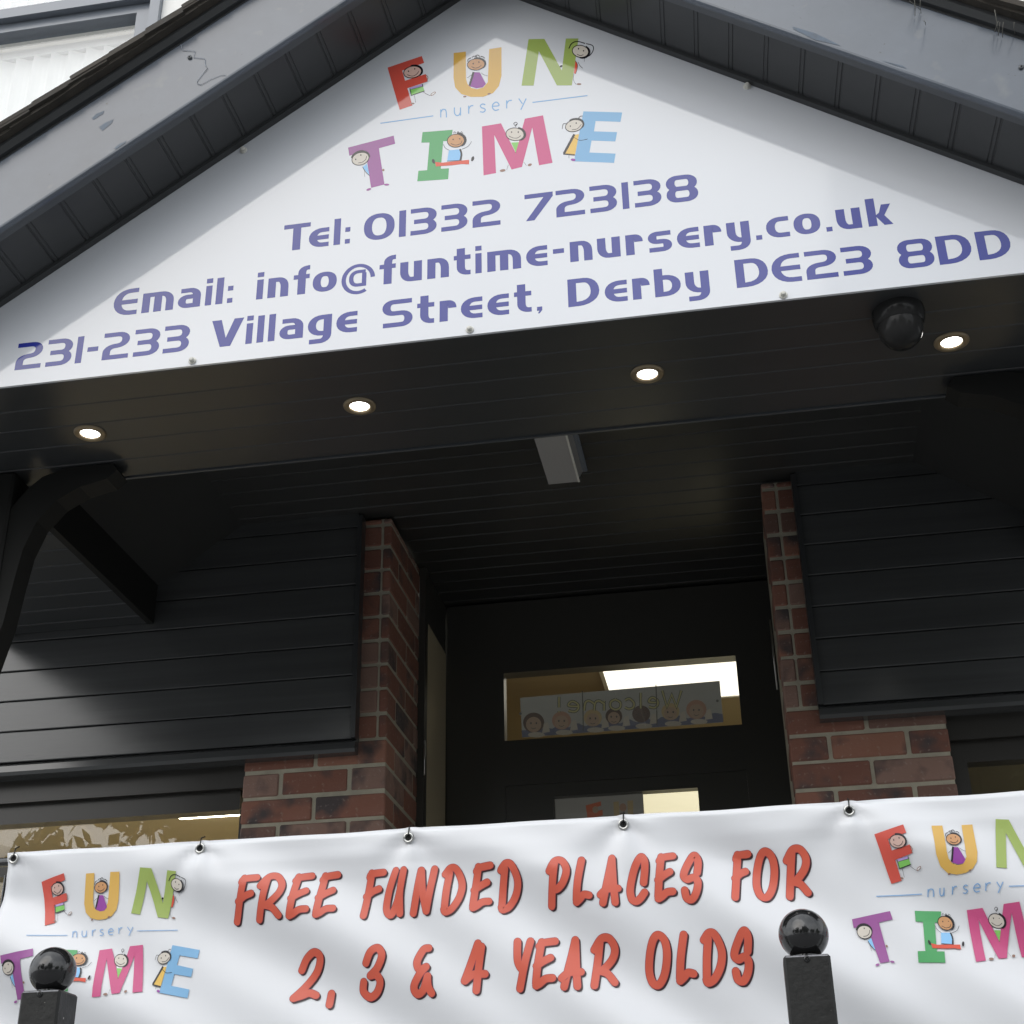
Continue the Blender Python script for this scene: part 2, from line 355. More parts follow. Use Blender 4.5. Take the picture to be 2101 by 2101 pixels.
w = f.build('window_frame', bld); g = MB(); g.box(.59, 3.0, 3.795, 3.80, .2, 1.083, 'glass'); g.build('window_pane', w)
# upper window
f = MB(); yo, ys, yg = 3.705, 3.735, 3.773
X0, X1 = -3.6, -1.943
f.box(X1-.040, X1, yo, YW+.09, 3.4, 4.9, 'win_grey'); f.box(X0, X0+.040, yo, YW+.09, 3.4, 4.9, 'win_grey')
f.box(X0+.04, X1-.04, yo, YW+.09, 4.313, 4.363, 'win_grey'); f.box(X0+.04, X1-.04, yo, YW+.09, 4.86, 4.9, 'win_grey'); f.box(X0+.04, X1-.04, yo, YW+.09, 3.4, 3.45, 'win_grey')
wf = f.build('window_frame', bld)
f = MB(); xa, xb, xc, xd = X0+.045, X0+.105, -2.049, -1.987; za, zb, zc, zd = 3.453, 3.51, 4.267, 4.311
f.prism([(xd, ys, zd), (xd, ys, za), (xc, ys, zb), (xc, ys, zc)], (0, .06, 0), 'win_grey')
f.prism([(xa, ys, zd), (xd, ys, zd), (xc, ys, zc), (xb, ys, zc)], (0, .06, 0), 'win_grey')
f.prism([(xa, ys, za), (xd, ys, za), (xc, ys, zb), (xb, ys, zb)], (0, .06, 0), 'win_grey')
f.prism([(xa, ys, zd), (xa, ys, za), (xb, ys, zb), (xb, ys, zc)], (0, .06, 0), 'win_grey')
f.build('window_sash', wf)
for (a, c, y, x0, x1) in ((4.363, 4.86, 3.76, X0+.04, X1-.04), (zb, zc, yg, xb, xc)):
    g = MB(); g.box(x0, x1, y, y+.004, a, c, 'glass'); g.build('window_pane', wf)
vb = thing('vertical_blind', 'white vertical blind hanging behind the upstairs window', 'blind', (-2.8, YW+.16, 4.3))
plainbox('head_rail', X0+.05, X1-.05, YW+.10, YW+.13, 4.22, 4.26, 'blind', vb)
plainbox('head_rail', X0+.05, X1-.05, YW+.10, YW+.13, 4.81, 4.85, 'blind', vb)
x = X0+.05
while x < X1-.13:
    b = MB(); a = .30
    for (z0, z1) in ((3.42, 4.218), (4.37, 4.808)):
        n = 5
        for i in range(n):
            t0, t1 = i/n, (i+1)/n
            cv = lambda t: .008*math.sin(math.pi*t)
            p = lambda t, zz: (x+.089*math.cos(a)*t, YW+.095+.089*math.sin(a)*t+cv(t), zz)
            b.poly([p(t0, z0), p(t1, z0), p(t1, z1), p(t0, z1)], 'blind', True)
    b.build('slat', vb, clean=False); x += .074
b = MB(); b.box(X0, X1, 4.25, 4.27, 3.2, 5.0, 'render_w'); tag(b.build('bedroom_wall'), kind='structure')

# ------------------------------------------------------------------ doorway, door wall, hall
YD = 4.45
fr = MB()
fr.box(-.975, -.955, 4.11, 4.15, FLOOR, 1.95, 'win_dark')
fr.box(-.955, -.76, YD, YD+.05, FLOOR, 1.95, 'win_dark'); fr.box(.019, .6, YD, YD+.05, FLOOR, 1.95, 'win_dark')
fr.box(-.76, .019, YD, YD+.05, 1.690, 1.95, 'win_dark'); fr.box(-.76, .019, YD, YD+.05, 1.30, 1.452, 'win_dark'); fr.box(-1.35, .95, YD+.0505, YD+.07, 1.695, 2.3, 'win_dark'); fr.box(-1.35, -.765, YD+.0505, YD+.07, FLOOR, 1.695, 'win_dark'); fr.box(.024, .95, YD+.0505, YD+.07, FLOOR, 1.695, 'win_dark'); fr.box(-.765, -.7585, YD+.0505, YD+.07, FLOOR, 1.30, 'win_dark')
df = fr.build('door_frame', bld)
b = MB(); b.box(-.975, -.960, 4.15, YD, FLOOR, 1.775, 'cream'); b.box(-.975, -.962, 4.15, YD, 1.775, 1.95, 'win_dark'); b.build('reveal_lining', bld)
b = MB(); b.tube([(-.9525, 4.108, 1.36), (-.9525, 4.108, 1.25)], .003, 'steel'); b.build('edge_strip', df); b = MB(); b.tube([(.128, 3.99, 1.62), (.128, 3.99, 1.40)], .0025, 'steel'); b.build('edge_strip', df)
d = MB(); d.box(-.7598, -.603, YD+.005, YD+.045, FLOOR, 1.2995, 'win_dark'); d.box(-.139, .0188, YD+.005, YD+.045, FLOOR, 1.2995, 'win_dark'); d.box(-.603, -.139, YD+.005, YD+.045, 1.255, 1.2995, 'win_dark'); d.box(-.603, -.139, YD+.005, YD+.045, FLOOR, .3, 'win_dark')
dr = d.build('door', bld)
g = MB(); g.box(-.603, -.139, YD+.02, YD+.025, .3, 1.255, 'glass'); g.build('door_pane', dr)
h = MB(); h.tube([(-.70, YD-.05, .35), (-.70, YD-.05, .75)], .012, 'steel'); h.build('handle', dr)
g = MB(); g.box(-.76, .019, YD+.02, YD+.025, 1.452, 1.690, 'glass'); g.build('transom_pane', df)
ZH = 2.25
b = MB()
b.box(-1.32, -1.30, YD+.05, 9.0, FLOOR, ZH, 'tan'); b.box(.9, .92, YD+.05, 9.0, FLOOR, ZH, 'cream'); b.box(-1.32, .92, 9.0, 9.02, FLOOR, ZH, 'cream'); b.box(-1.32, .92, YD+.071, 9.02, ZH, ZH+.02, 'tan'); b.box(-1.32, .92, YD+.05, 9.02, FLOOR-.02, FLOOR, 'tan')
tag(b.build('hallway'), kind='structure')
p0 = onZ(1235, 1367, ZH-.03); p1 = onZ(1497, 1427, ZH-.03)
lp = thing('ceiling_light', 'bright white ceiling light seen through the glass above the door', 'ceiling light', (p0.x+.3, p0.y, ZH-.03))
b = MB(); b.box(p0.x, .85, YD+.7, p1.y, ZH-.03, ZH-.012, 'panel'); b.build('diffuser', lp)
b = MB(); b.box(p0.x-.02, p0.x-.002, YD+.7, p1.y+.02, ZH-.034, ZH-.0, 'render_w'); b.box(p0.x-.02, .87, p1.y+.002, p1.y+.02, ZH-.034, ZH-.0, 'render_w'); b.build('frame', lp)
# bright wall seen through the lower door pane, its light put in as emission
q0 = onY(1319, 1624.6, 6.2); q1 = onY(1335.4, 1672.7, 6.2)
b = MB(); b.box(q0.x, .9, 6.2, 6.23, FLOOR, 1.86, 'wall_glow'); b.build('glowing_wall', dr)
dr.children[-1]['label'] = 'yellow wall with its light put in as glow'
# rooms behind the lower windows
for nm, xa, xb in (('left_playroom', -4.5, -1.34), ('right_playroom', .55, 3.2)):
    b = MB(); b.box(xa, xb, 6.8, 6.82, FLOOR, 2.0, 'cream'); b.box(xb-.02, xb, 4.0, 6.8, FLOOR, 2.0, 'cream') if xa < 0 else b.box(xa, xa+.02, 4.0, 6.8, FLOOR, 2.0, 'cream')
    b.box(xa, xb, 4.0, 6.82, 1.76, 1.78, 'cream'); b.box(xa, xb, 4.0, 6.82, FLOOR-.02, FLOOR, 'tan')
    tag(b.build(nm), kind='structure')
a = onZ(365, 1671, 1.75); c = onZ(470, 1664, 1.75)
lg = thing('strip_light', 'thin white strip light on the ceiling behind the left window', 'ceiling light', (-1.8, a.y, 1.75)); plainbox('diffuser', a.x, -1.36, a.y-.01, a.y+.035, 1.735, 1.758, 'strip', lg)
for lab, x0 in (('unseen square light added to brighten the room behind the left window', -3.0), ('unseen square light added to brighten the room behind the right window', .75)):
    lg = thing('ceiling_light', lab, 'ceiling light', (x0+.4, 4.9, 1.76)); plainbox('diffuser', x0, x0+.8, 4.5, 5.3, 1.742, 1.758, 'room_fill', lg)  # added out of view to brighten the room

# ------------------------------------------------------------------ flat print helpers
def catmull(pts, k=6, closed=False):
    P = [Vector((p[0], p[1])) for p in pts]; n = len(P); out = []
    if n < 3: return [P[0].lerp(P[1], i/k) for i in range(k+1)]
    for i in range(n if closed else n-1):
        g = lambda j: P[j % n] if closed else P[max(0, min(n-1, j))]
        a, b_, c, d_ = g(i-1), g(i), g(i+1), g(i+2)
        for j in range(k):
            t = j/k; out.append(.5*((2*b_)+(c-a)*t+(2*a-5*b_+4*c-d_)*t*t+(3*b_-a-3*c+d_)*t**3))
    if not closed: out.append(P[-1])
    return out
def rounded(pts, k=6):
    """pts: (x, y, radius) polyline with rounded corners"""
    out = []
    for i, p in enumerate(pts):
        v = Vector(p[:2]); r = p[2] if len(p) > 2 else 0
        if r and 0 < i < len(pts)-1:
            a = Vector(pts[i-1][:2])-v; c = Vector(pts[i+1][:2])-v
            ra = min(r, a.length*.98 if i == 1 else a.length*.5); rc = min(r, c.length*.98 if i == len(pts)-2 else c.length*.5)
            A = v+a.normalized()*ra; C = v+c.normalized()*rc
            for j in range(k+1):
                t = j/k; q = .60; 
                b1 = A.lerp(v, q); b2 = C.lerp(v, q)
                out.append((1-t)**3*A+3*(1-t)**2*t*b1+3*(1-t)*t*t*b2+t**3*C)
        else: out.append(v)
    return out
def strip(pts, wx, wy, closed=False, caps=False):
    """quads of a pen stroke; the pen is wx wide and wy high. returns list of 2D polygons"""
    q_ = [pts[0]]
    for p in pts[1:]:
        if (p-q_[-1]).length > 1e-4*max(1, abs(wx)) and (p-q_[-1]).length > wx*.01: q_.append(p)
    if closed and (q_[0]-q_[-1]).length < wx*.01: q_.pop()
    pts = q_; n = len(pts); Lf, Rt = [], []
    for i in range(n):
        a = pts[(i-1) % n] if (i or closed) else pts[i]; c = pts[(i+1) % n] if (i < n-1 or closed) else pts[i]; p = pts[i]
        t1 = (p-a); t2 = (c-p)
        if t1.length < 1e-9: t1 = t2
        if t2.length < 1e-9: t2 = t1
        t1 = t1.normalized(); t2 = t2.normalized(); t = t1+t2
        if t.length < 1e-6: t = t1
        t = t.normalized(); nn = Vector((-t.y, t.x)); cs = max(.5, nn.dot(Vector((-t1.y, t1.x)))); nn = nn/cs
        o = Vector((nn.x*wx/2, nn.y*wy/2)); Lf.append(p+o); Rt.append(p-o)
    out = [[Lf[i], Lf[(i+1) % n], Rt[(i+1) % n], Rt[i]] for i in range(n if closed else n-1)]
    if caps:
        for e, o in ((0, 1), (n-1, n-2)):
            c = pts[e]; dr_ = (c-pts[o]).normalized(); nr = Vector((-dr_.y, dr_.x))
            out.append([c+Vector((nr.x*math.cos(q)+dr_.x*math.sin(q), nr.y*math.cos(q)+dr_.y*math.sin(q)))*wx/2 for q in [math.pi*j/6 for j in range(7)]])
    return out
def glyph(ch, w, h, tv, th, H):
    """uniform techno capitals and lower case; returns strokes (pts, closed) and polygons, box w x h"""
    l, r, bo, t = tv/2, w-tv/2, th/2, h-th/2; mI = h/2; P = []; Q = []
    rr = min((t-bo)/2, (r-l)*.62)
    def st(*p, closed=False): P.append((rounded(list(p)), closed))
    if ch == 'T': Q.append([(0, h-th), (w, h-th), (w, h), (0, h)]); Q.append([(w/2-tv/2, 0), (w/2+tv/2, 0), (w/2+tv/2, h-th*.98), (w/2-tv/2, h-th*.98)])
    elif ch in 'eE': st((w, t), (l, t, h*.5), (l, mI)); P[-1][0].pop(); st((w, t), (l, t, rr*1.25), (l, bo, rr*1.25), (w, bo)); P.pop(0); st((l*1.2, mI), (w*.99, mI))
    elif ch in 'l1': Q.append([(0, 0), (w, 0), (w, h), (0, h)])
    elif ch == 'i': Q.append([(0, 0), (w, 0), (w, h), (0, h)]); Q.append([(0, h*1.13), (w, h*1.13), (w, h*1.37), (0, h*1.37)])
    elif ch == ':': s = h*.24; Q.append([(0, 0), (w, 0), (w, s), (0, s)]); Q.append([(0, h*.62), (w, h*.62), (w, h*.62+s), (0, h*.62+s)])
    elif ch == '.': Q.append([(0, 0), (w, 0), (w, w*.95), (0, w*.95)])
    elif ch == ',': Q.append([(0, w*.9), (0, 0), (w*.45, 0), (w*.15, -w*.6), (w*.5, -w*.6), (w, .1*w), (w, w*.9)])
    elif ch == '-': Q.append([(0, h*.40), (w, h*.40), (w, h*.58), (0, h*.58)])
    elif ch in '0o':
        pts = []
        for i in range(36):
            a = 2*math.pi*i/36; c, s = math.cos(a), math.sin(a); e = 2/2.35
            pts.append(Vector((w/2+(r-l)/2*math.copysign(abs(c)**e, c), h/2+(t-bo)/2*math.copysign(abs(s)**e, s))))
        P.append((pts, True))
    elif ch == '3': q = (t-mI)*.62; st((0, t), (r, t, q), (r, mI, q), (w*.13, mI)); st((w*.4, mI), (r, mI, q), (r, bo, q), (0, bo))
    elif ch == '2': q = (t-mI)*.62; st((0, t), (r, t, q), (r, mI*1.03, q), (l, mI*.93, q), (l, bo), (w, bo))
    elif ch == '7': Q.append([(0, h), (w, h), (w, h-th), (w*.33, 0), (w*.03, 0), (w*.67, h-th), (0, h-th)])
    elif ch == '8':
        q = (t-mI)*.5
        st((w*.5, mI), (l*1.05, mI, q), (l*1.05, t, q), (w-l*1.05, t, q), (w-l*1.05, mI, q), (w*.5, mI)); st((w*.5, mI), (l, mI, q), (l, bo, q), (r, bo, q), (r, mI, q), (w*.5, mI))
    elif ch == 'm': st((l, 0), (l, t), (r, t, h*.38), (r, 0)); Q.append([(w/2-tv/2, 0), (w/2+tv/2, 0), (w/2+tv/2, h-th), (w/2-tv/2, h-th)])
    elif ch == 'n': st((l, 0), (l, t), (r, t, h*.4), (r, 0))
    elif ch == 'u': st((l, h), (l, bo, h*.4), (r, bo), (r, h))
    elif ch == 'r': st((l, 0), (l, t), (r, t, h*.3), (r, h*.62))
    elif ch == 'a': st((w*.1, t), (r, t, h*.32), (r, bo), (l, bo, h*.25), (l, h*.56, h*.25), (w-tv*1.0, h*.56))
    elif ch in 'sS': q = (t-bo)*.27; st((w*.97, t), (l, t, q), (l, mI, q), (r, mI, q), (r, bo, q), (w*.03, bo))
    elif ch == 'c': st((w, t), (l, t, rr*1.1), (l, bo, rr*1.1), (w, bo))
    elif ch == 'f': c = w*.52; st((c, 0), (c, h*1.33, h*.25), (w, h*1.33)); Q.append([(0, h-th), (w, h-th), (w, h), (0, h)])
    elif ch == 't': c = w*.42; st((c, h*1.35), (c, bo, h*.3), (w, bo)); Q.append([(0, h-th), (w, h-th), (w, h), (0, h)])
    elif ch == 'y': st((l, h), (l, bo, h*.4), (r, bo)); st((r, h), (r, -h*.26, h*.32), (w*.1, -h*.26))
    elif ch == 'g': st((r, t), (l, t, h*.42), (l, bo, h*.42), (r, bo)); st((r, h), (r, -h*.26, h*.32), (w*.08, -h*.26))
    elif ch == 'b': Q.append([(0, 0), (tv, 0), (tv, H), (0, H)]); st((tv*.9, bo), (r, bo, h*.42), (r, t, h*.42), (tv*.9, t))
    elif ch == 'k': Q.append([(0, 0), (tv, 0), (tv, H), (0, H)]); Q.append([(tv, h*.52), (tv*1.35, h*.62), (w*.62, h), (w, h), (tv*1.9, h*.47), (w, 0), (w*.64, 0), (tv, h*.42)])
    elif ch == 'D': st((l, bo), (l, t), (r, t, (t-bo)*.62), (r, bo, (t-bo)*.62), (l, bo)); P[0] = (P[0][0][:-1], True)
    elif ch == 'V': Q.append([(0, h), (w*.30, h), (w*.47, h*.32), (w*.70, h), (w, h), (w*.63, 0), (w*.31, 0)])
    elif ch == '@':
        pts = []
        for i in range(34):
            a = R(-58 - i*(300/33)); pts.append(Vector((w/2+(w/2-th/2)*math.cos(a), h*.43+h*.68*math.sin(a))))
        P.append((pts, False)); x0, x1 = w*.22, w*.72
        P.append((rounded([(x1, h*.80), (x0+tv/2, h*.80, h*.3), (x0+tv/2, h*.13, h*.3), (x1-tv*.3, h*.13), (x1-tv*.3, h*.72)]), False))
    return P, Q
Tm = lambda z, o: (lambda x, y: (o[0]+x/z, o[1]+y/z))     # enlarged-crop pixel -> photograph pixel
A_ = Tm(3.864, (560, 400)); B_ = Tm(4.391, (1040, 340)); C_ = Tm(3.864, (220, 500)); D_ = Tm(3.864, (680, 460)); E_ = Tm(2.683, (1140, 400)); F_ = Tm(4.83, (0, 640)); G_ = Tm(2.683, (420, 600)); H_ = Tm(2.010, (1140, 450))
def sp(f, x, y): return onY(*f(x, y), YS)

# ------------------------------------------------------------------ the gable sign
sign = thing('gable_sign', 'white triangular nursery sign filling the porch gable', 'sign', (AX, YS, ZS))
b = MB(); hw = (AZ-ZS)/SL
b.prism([(AX-hw-.06, YS, ZS), (AX+hw+.06, YS, ZS), (AX, YS, AZ+.042)], (0, .006, 0), 'sign'); b.build('board', sign)
L1 = [('T', A_, 90, 262, 300, 235, 1), ('e', A_, 285, 350, 445, 320, 0), ('l', A_, 484, 290, 537, 285, 1), (':', A_, 572, 325, 612, 320, 0), ('0', A_, 722, 250, 965, 235, 1), ('1', A_, 1000, 225, 1055, 220, 1), ('3', A_, 1092, 200, 1298, 190, 1), ('3', A_, 1335, 180, 1542, 150, 1), ('2', A_, 1582, 150, 1803, 130, 1),
      ('7', B_, 158, 280, 412, 240, 1), ('2', B_, 442, 340, 700, 320, 1), ('3', B_, 747, 300, 990, 290, 1), ('1', B_, 1037, 270, 1098, 270, 1), ('3', B_, 1147, 260, 1390, 250, 1), ('8', B_, 1435, 230, 1722, 220, 1)]
L2 = [('E', C_, 52, 480, 245, 440, 1), ('m', C_, 278, 470, 528, 445, 0), ('a', C_, 562, 450, 742, 420, 0), ('i', C_, 781, 400, 831, 395, 0), ('l', C_, 866, 370, 922, 365, 1), (':', C_, 953, 410, 996, 405, 0), ('i', C_, 1186, 350, 1238, 345, 0), ('n', C_, 1274, 350, 1438, 330, 0), ('f', C_, 1478, 285, 1605, 265, 0), ('o', C_, 1630, 300, 1820, 290, 0),
      ('@', D_, 85, 390, 345, 370, 0), ('f', D_, 382, 330, 511, 300, 0), ('u', D_, 545, 360, 718, 345, 0), ('n', D_, 760, 340, 932, 330, 0), ('t', D_, 970, 270, 1103, 260, 0), ('i', D_, 1141, 290, 1191, 285, 0), ('m', D_, 1235, 285, 1503, 265, 0), ('e', D_, 1543, 240, 1712, 230, 0), ('-', D_, 1755, 195, 1843, 190, 0),
      ('n', E_, 78, 300, 201, 290, 0), ('u', E_, 228, 280, 355, 270, 0), ('r', E_, 385, 270, 480, 250, 0), ('s', E_, 508, 250, 639, 245, 0), ('e', E_, 667, 235, 790, 225, 0), ('r', E_, 817, 220, 912, 195, 0), ('y', E_, 943, 220, 1070, 210, 0), ('.', E_, 1104, 235, 1137, 230, 0), ('c', E_, 1158, 180, 1285, 170, 0), ('o', E_, 1309, 160, 1457, 155, 0), ('.', E_, 1491, 190, 1524, 185, 0), ('u', E_, 1545, 135, 1681, 125, 0), ('k', E_, 1712, 100, 1850, 100, 0)]
L3 = [('2', F_, 165, 440, 418, 420, 1), ('3', F_, 468, 400, 715, 390, 1), ('1', F_, 757, 380, 820, 375, 1), ('-', F_, 868, 370, 974, 360, 1), ('2', F_, 1022, 350, 1280, 330, 1), ('3', F_, 1332, 300, 1582, 290, 1), ('3', F_, 1625, 270, 1877, 260, 1),
      ('V', G_, 42, 155, 218, 140, 1), ('i', G_, 229, 210, 265, 205, 0), ('l', G_, 290, 200, 327, 195, 1), ('l', G_, 352, 190, 389, 185, 1), ('a', G_, 413, 200, 543, 190, 0), ('g', G_, 568, 190, 699, 180, 0), ('e', G_, 725, 165, 840, 155, 0), ('S', G_, 978, 110, 1145, 100, 1), ('t', G_, 1170, 70, 1264, 60, 0), ('r', G_, 1293, 100, 1386, 70, 0), ('e', G_, 1410, 85, 1529, 75, 0), ('e', G_, 1556, 65, 1675, 55, 0), ('t', D_, 1447, 550, 1584, 530, 0), (',', G_, 1829, 85, 1858, 80, 0),
      ('D', H_, 50, 300, 180, 290, 1), ('e', H_, 202, 295, 295, 285, 0), ('r', H_, 317, 290, 388, 265, 0), ('b', H_, 407, 265, 515, 255, 0), ('y', H_, 536, 270, 634, 260, 0), ('D', H_, 741, 220, 876, 215, 1), ('E', H_, 890, 205, 1010, 195, 1), ('2', H_, 1030, 190, 1160, 180, 1), ('3', H_, 1180, 170, 1305, 165, 1), ('8', H_, 1410, 140, 1558, 135, 1), ('D', H_, 1573, 125, 1715, 120, 1), ('D', H_, 1737, 110, 1877, 105, 1)]
def zline(*pts):   # straight line z(x) through measured points
    P = [sp(*p) for p in pts]
    (x0, z0), (x1, z1) = (P[0].x, P[0].z), (P[-1].x, P[-1].z)
    return lambda x: z0+(z1-z0)*(x-x0)/(x1-x0)
bases = [zline((A_, 183, 436), (B_, 1075, 389)), zline((C_, 295, 549), (E_, 1735, 174)), zline((F_, 150, 579), (H_, 1765, 168))]
capm = [sp(A_, 1030, 119).z-sp(A_, 1027, 327).z, sp(C_, 905, 265).z-sp(C_, 888, 474).z, sp(H_, 50, 241).z-sp(H_, 52, 355).z]
xm = [sp(A_, 445, 253).z-sp(A_, 440, 403).z, sp(C_, 1280, 271).z-sp(C_, 1287, 425).z, sp(H_, 293, 247).z-sp(H_, 295, 334).z]
for li, LN in enumerate((L1, L2, L3)):
    for ch, f, x0, y0, x1, y1, cap in LN:
        b = MB(); k = 0
        p, q = sp(f, x0, y0), sp(f, x1, y1); w = q.x-p.x; H = capm[li]; h = H if cap else xm[li]; z0 = bases[li]((p.x+q.x)/2)
        if ch == '-': h = H*.95
        slope = bases[li](1)-bases[li](0)
        tv = H*.255; th = H*.165
        if ch == '@': tv, th = H*.14, H*.12
        S_, Q_ = glyph(ch, w, h, tv, th, H)
        for poly_set in [strip(pts, tv, th, cl) for pts, cl in S_] + [[q_] for q_ in Q_]:
            y = YS-.00014-.00007*k; k += 1
            for poly in poly_set: b.poly([(p.x+a[0], y, z0+a[1]+slope*(a[0]-w/2)) for a in poly], 'blue_ink')
        b.build('letter', sign, clean=False)

# ------------------------------------------------------------------ the logo: traced letters and figures (pixels of enlarged crops)
P2 = Tm(2.76, (700, 0)); P4 = Tm(5.683, (700, 60)); P5 = Tm(5.683, (1000, 60)); K8 = Tm(5.367, (60, 1770)); K7 = Tm(6.019, (1780, 1680)); Z7 = Tm(9.66, (0, 1930)); K3 = Tm(2.756, (1400, 1400)); K5 = Tm(3.864, (0, 1700))
tr = lambda f, pts: [f(*p) if p else None for p in pts]
LOGO = {
 'F': ('red', tr(P4, [(540, 447), (940, 312), (968, 392), (712, 482), (745, 600), (985, 522), (1012, 608), (772, 688), (832, 888), (682, 940)]),
       tr(K8, [(120, 205), (385, 118), (395, 190), (225, 256), (235, 375), (400, 328), (405, 410), (250, 460), (268, 655), (162, 688)]),
       tr(K7, [(80, 205), (432, 95), (470, 200), (247, 268), (295, 405), (512, 345), (548, 445), (340, 512), (425, 755), (298, 793)])),
 'U': ('amber', tr(P2, [(637, 300), (706, 292), (707, 445), (715, 475), (738, 498), (770, 505), (805, 495), (830, 465), (838, 278), (908, 267), (908, 430), (893, 488), (860, 527), (805, 548), (735, 549), (680, 532), (645, 495), (636, 440)]),
       tr(K8, [(630, 122), (722, 115), (698, 430), (708, 485), (735, 520), (775, 533), (825, 512), (862, 440), (898, 105), (1000, 103), (980, 420), (958, 515), (905, 585), (830, 620), (745, 627), (665, 605), (612, 545), (597, 450)]),
       tr(K7, [(782, 103), (918, 97), (965, 440), (985, 520), (1035, 580), (1100, 602), (1160, 590), (1205, 500), (1157, 85), (1292, 75), (1343, 440), (1335, 560), (1285, 645), (1200, 695), (1090, 712), (980, 690), (890, 610), (835, 470)])),
 'N': ('green_n', tr(P5, [(480, 115), (665, 112), (868, 480), (915, 108), (1062, 107), (985, 655), (810, 655), (600, 255), (540, 657), (398, 657)]),
       tr(K8, [(1235, 60), (1362, 72), (1462, 440), (1535, 92), (1630, 102), (1522, 610), (1408, 598), (1300, 205), (1215, 568), (1118, 555)]),
       tr(K7, [(1578, 10), (1740, 18), None, None, None, None, None, (1703, 180), (1705, 633), (1575, 625)])),
 'T': ('purple', tr(P4, [(80, 1380), (612, 1240), (630, 1335), (440, 1388), (505, 1810), (348, 1850), (285, 1425), (95, 1475)]),
       tr(Z7, [(75, 320), (722, 180), (735, 330), (478, 392), (487, 1150), (312, 1165), (298, 425), (78, 478)]),
       tr(K3, [(960, 1335), (1175, 1290), (1190, 1338), (1112, 1355), (1172, 1580), (1118, 1590), (1045, 1370), (970, 1385)])),
 'I': ('green_i', tr(P4, [(948, 1200), (1300, 1172), (1280, 1300), (1190, 1305), (1162, 1625), (1257, 1622), (1247, 1748), (887, 1773), (900, 1650), (1002, 1643), (1030, 1320), (935, 1322)]),
       tr(Z7, [(1085, 190), (1562, 195), (1545, 335), (1430, 335), (1340, 930), (1437, 950), (1425, 1030), (940, 1020), None, None, None, None]),
       tr(K7, [(588, 1125), (915, 1130), (905, 1270), (835, 1270), (855, 1640), (948, 1640), (957, 1783), (627, 1778), (618, 1635), (712, 1635), (688, 1265), (597, 1262)])),
 'M': ('pink', tr(P2, [(797, 716), (905, 698), (988, 865), (1040, 672), (1143, 653), (1197, 922), (1120, 936), (1082, 722), (1024, 945), (965, 960), (867, 765), (877, 980), (806, 993)]),
       tr(K8, [(778, 965), (912, 945), (1005, 1280), (1108, 920), (1252, 905), (1273, 1430), (1170, 1443), (1160, 1025), (1035, 1450), (952, 1462), (862, 1065), (832, 1490), (738, 1498)]),
       tr(K7, [(1230, 1120), (1420, 1100), (1640, 1505), (1672, 1065), (1862, 1042), (2050, 1685), (1915, 1700), (1775, 1170), (1730, 1712), (1625, 1722), (1375, 1235), (1462, 1750), (1338, 1770)])),
 'E': ('sky', tr(P5, [(1120, 957), (1572, 970), (1552, 1080), (1262, 1070), (1243, 1190), (1512, 1200), (1492, 1308), (1215, 1297), (1190, 1437), (1495, 1450), (1477, 1558), (1010, 1540)]),
       tr(K8, [(1578, 908), (1875, 960), (1855, 1055), (1660, 1022), (1632, 1130), (1810, 1170), (1790, 1262), (1605, 1230), (1575, 1360), (1773, 1400), (1755, 1497), (1450, 1440)]), None)}
def affine(src, dst):
    """least squares 2D affine map"""
    pr = [(s, d) for s, d in zip(src, dst) if d]
    A = [[0]*3 for _ in range(3)]; bx = [0]*3; by = [0]*3
    cx = sum(s[0] for s, _ in pr)/len(pr); cy = sum(s[1] for s, _ in pr)/len(pr)
    for s, d in pr:
        r = (s[0]-cx, s[1]-cy, 1)
        for i in range(3):
            bx[i] += r[i]*d[0]; by[i] += r[i]*d[1]
            for j in range(3): A[i][j] += r[i]*r[j]
    inv = Matrix(A).inverted(); vx = inv @ Vector(bx); vy = inv @ Vector(by)
    return lambda p: (vx[0]*(p[0]-cx)+vx[1]*(p[1]-cy)+vx[2], vy[0]*(p[0]-cx)+vy[1]*(p[1]-cy)+vy[2])
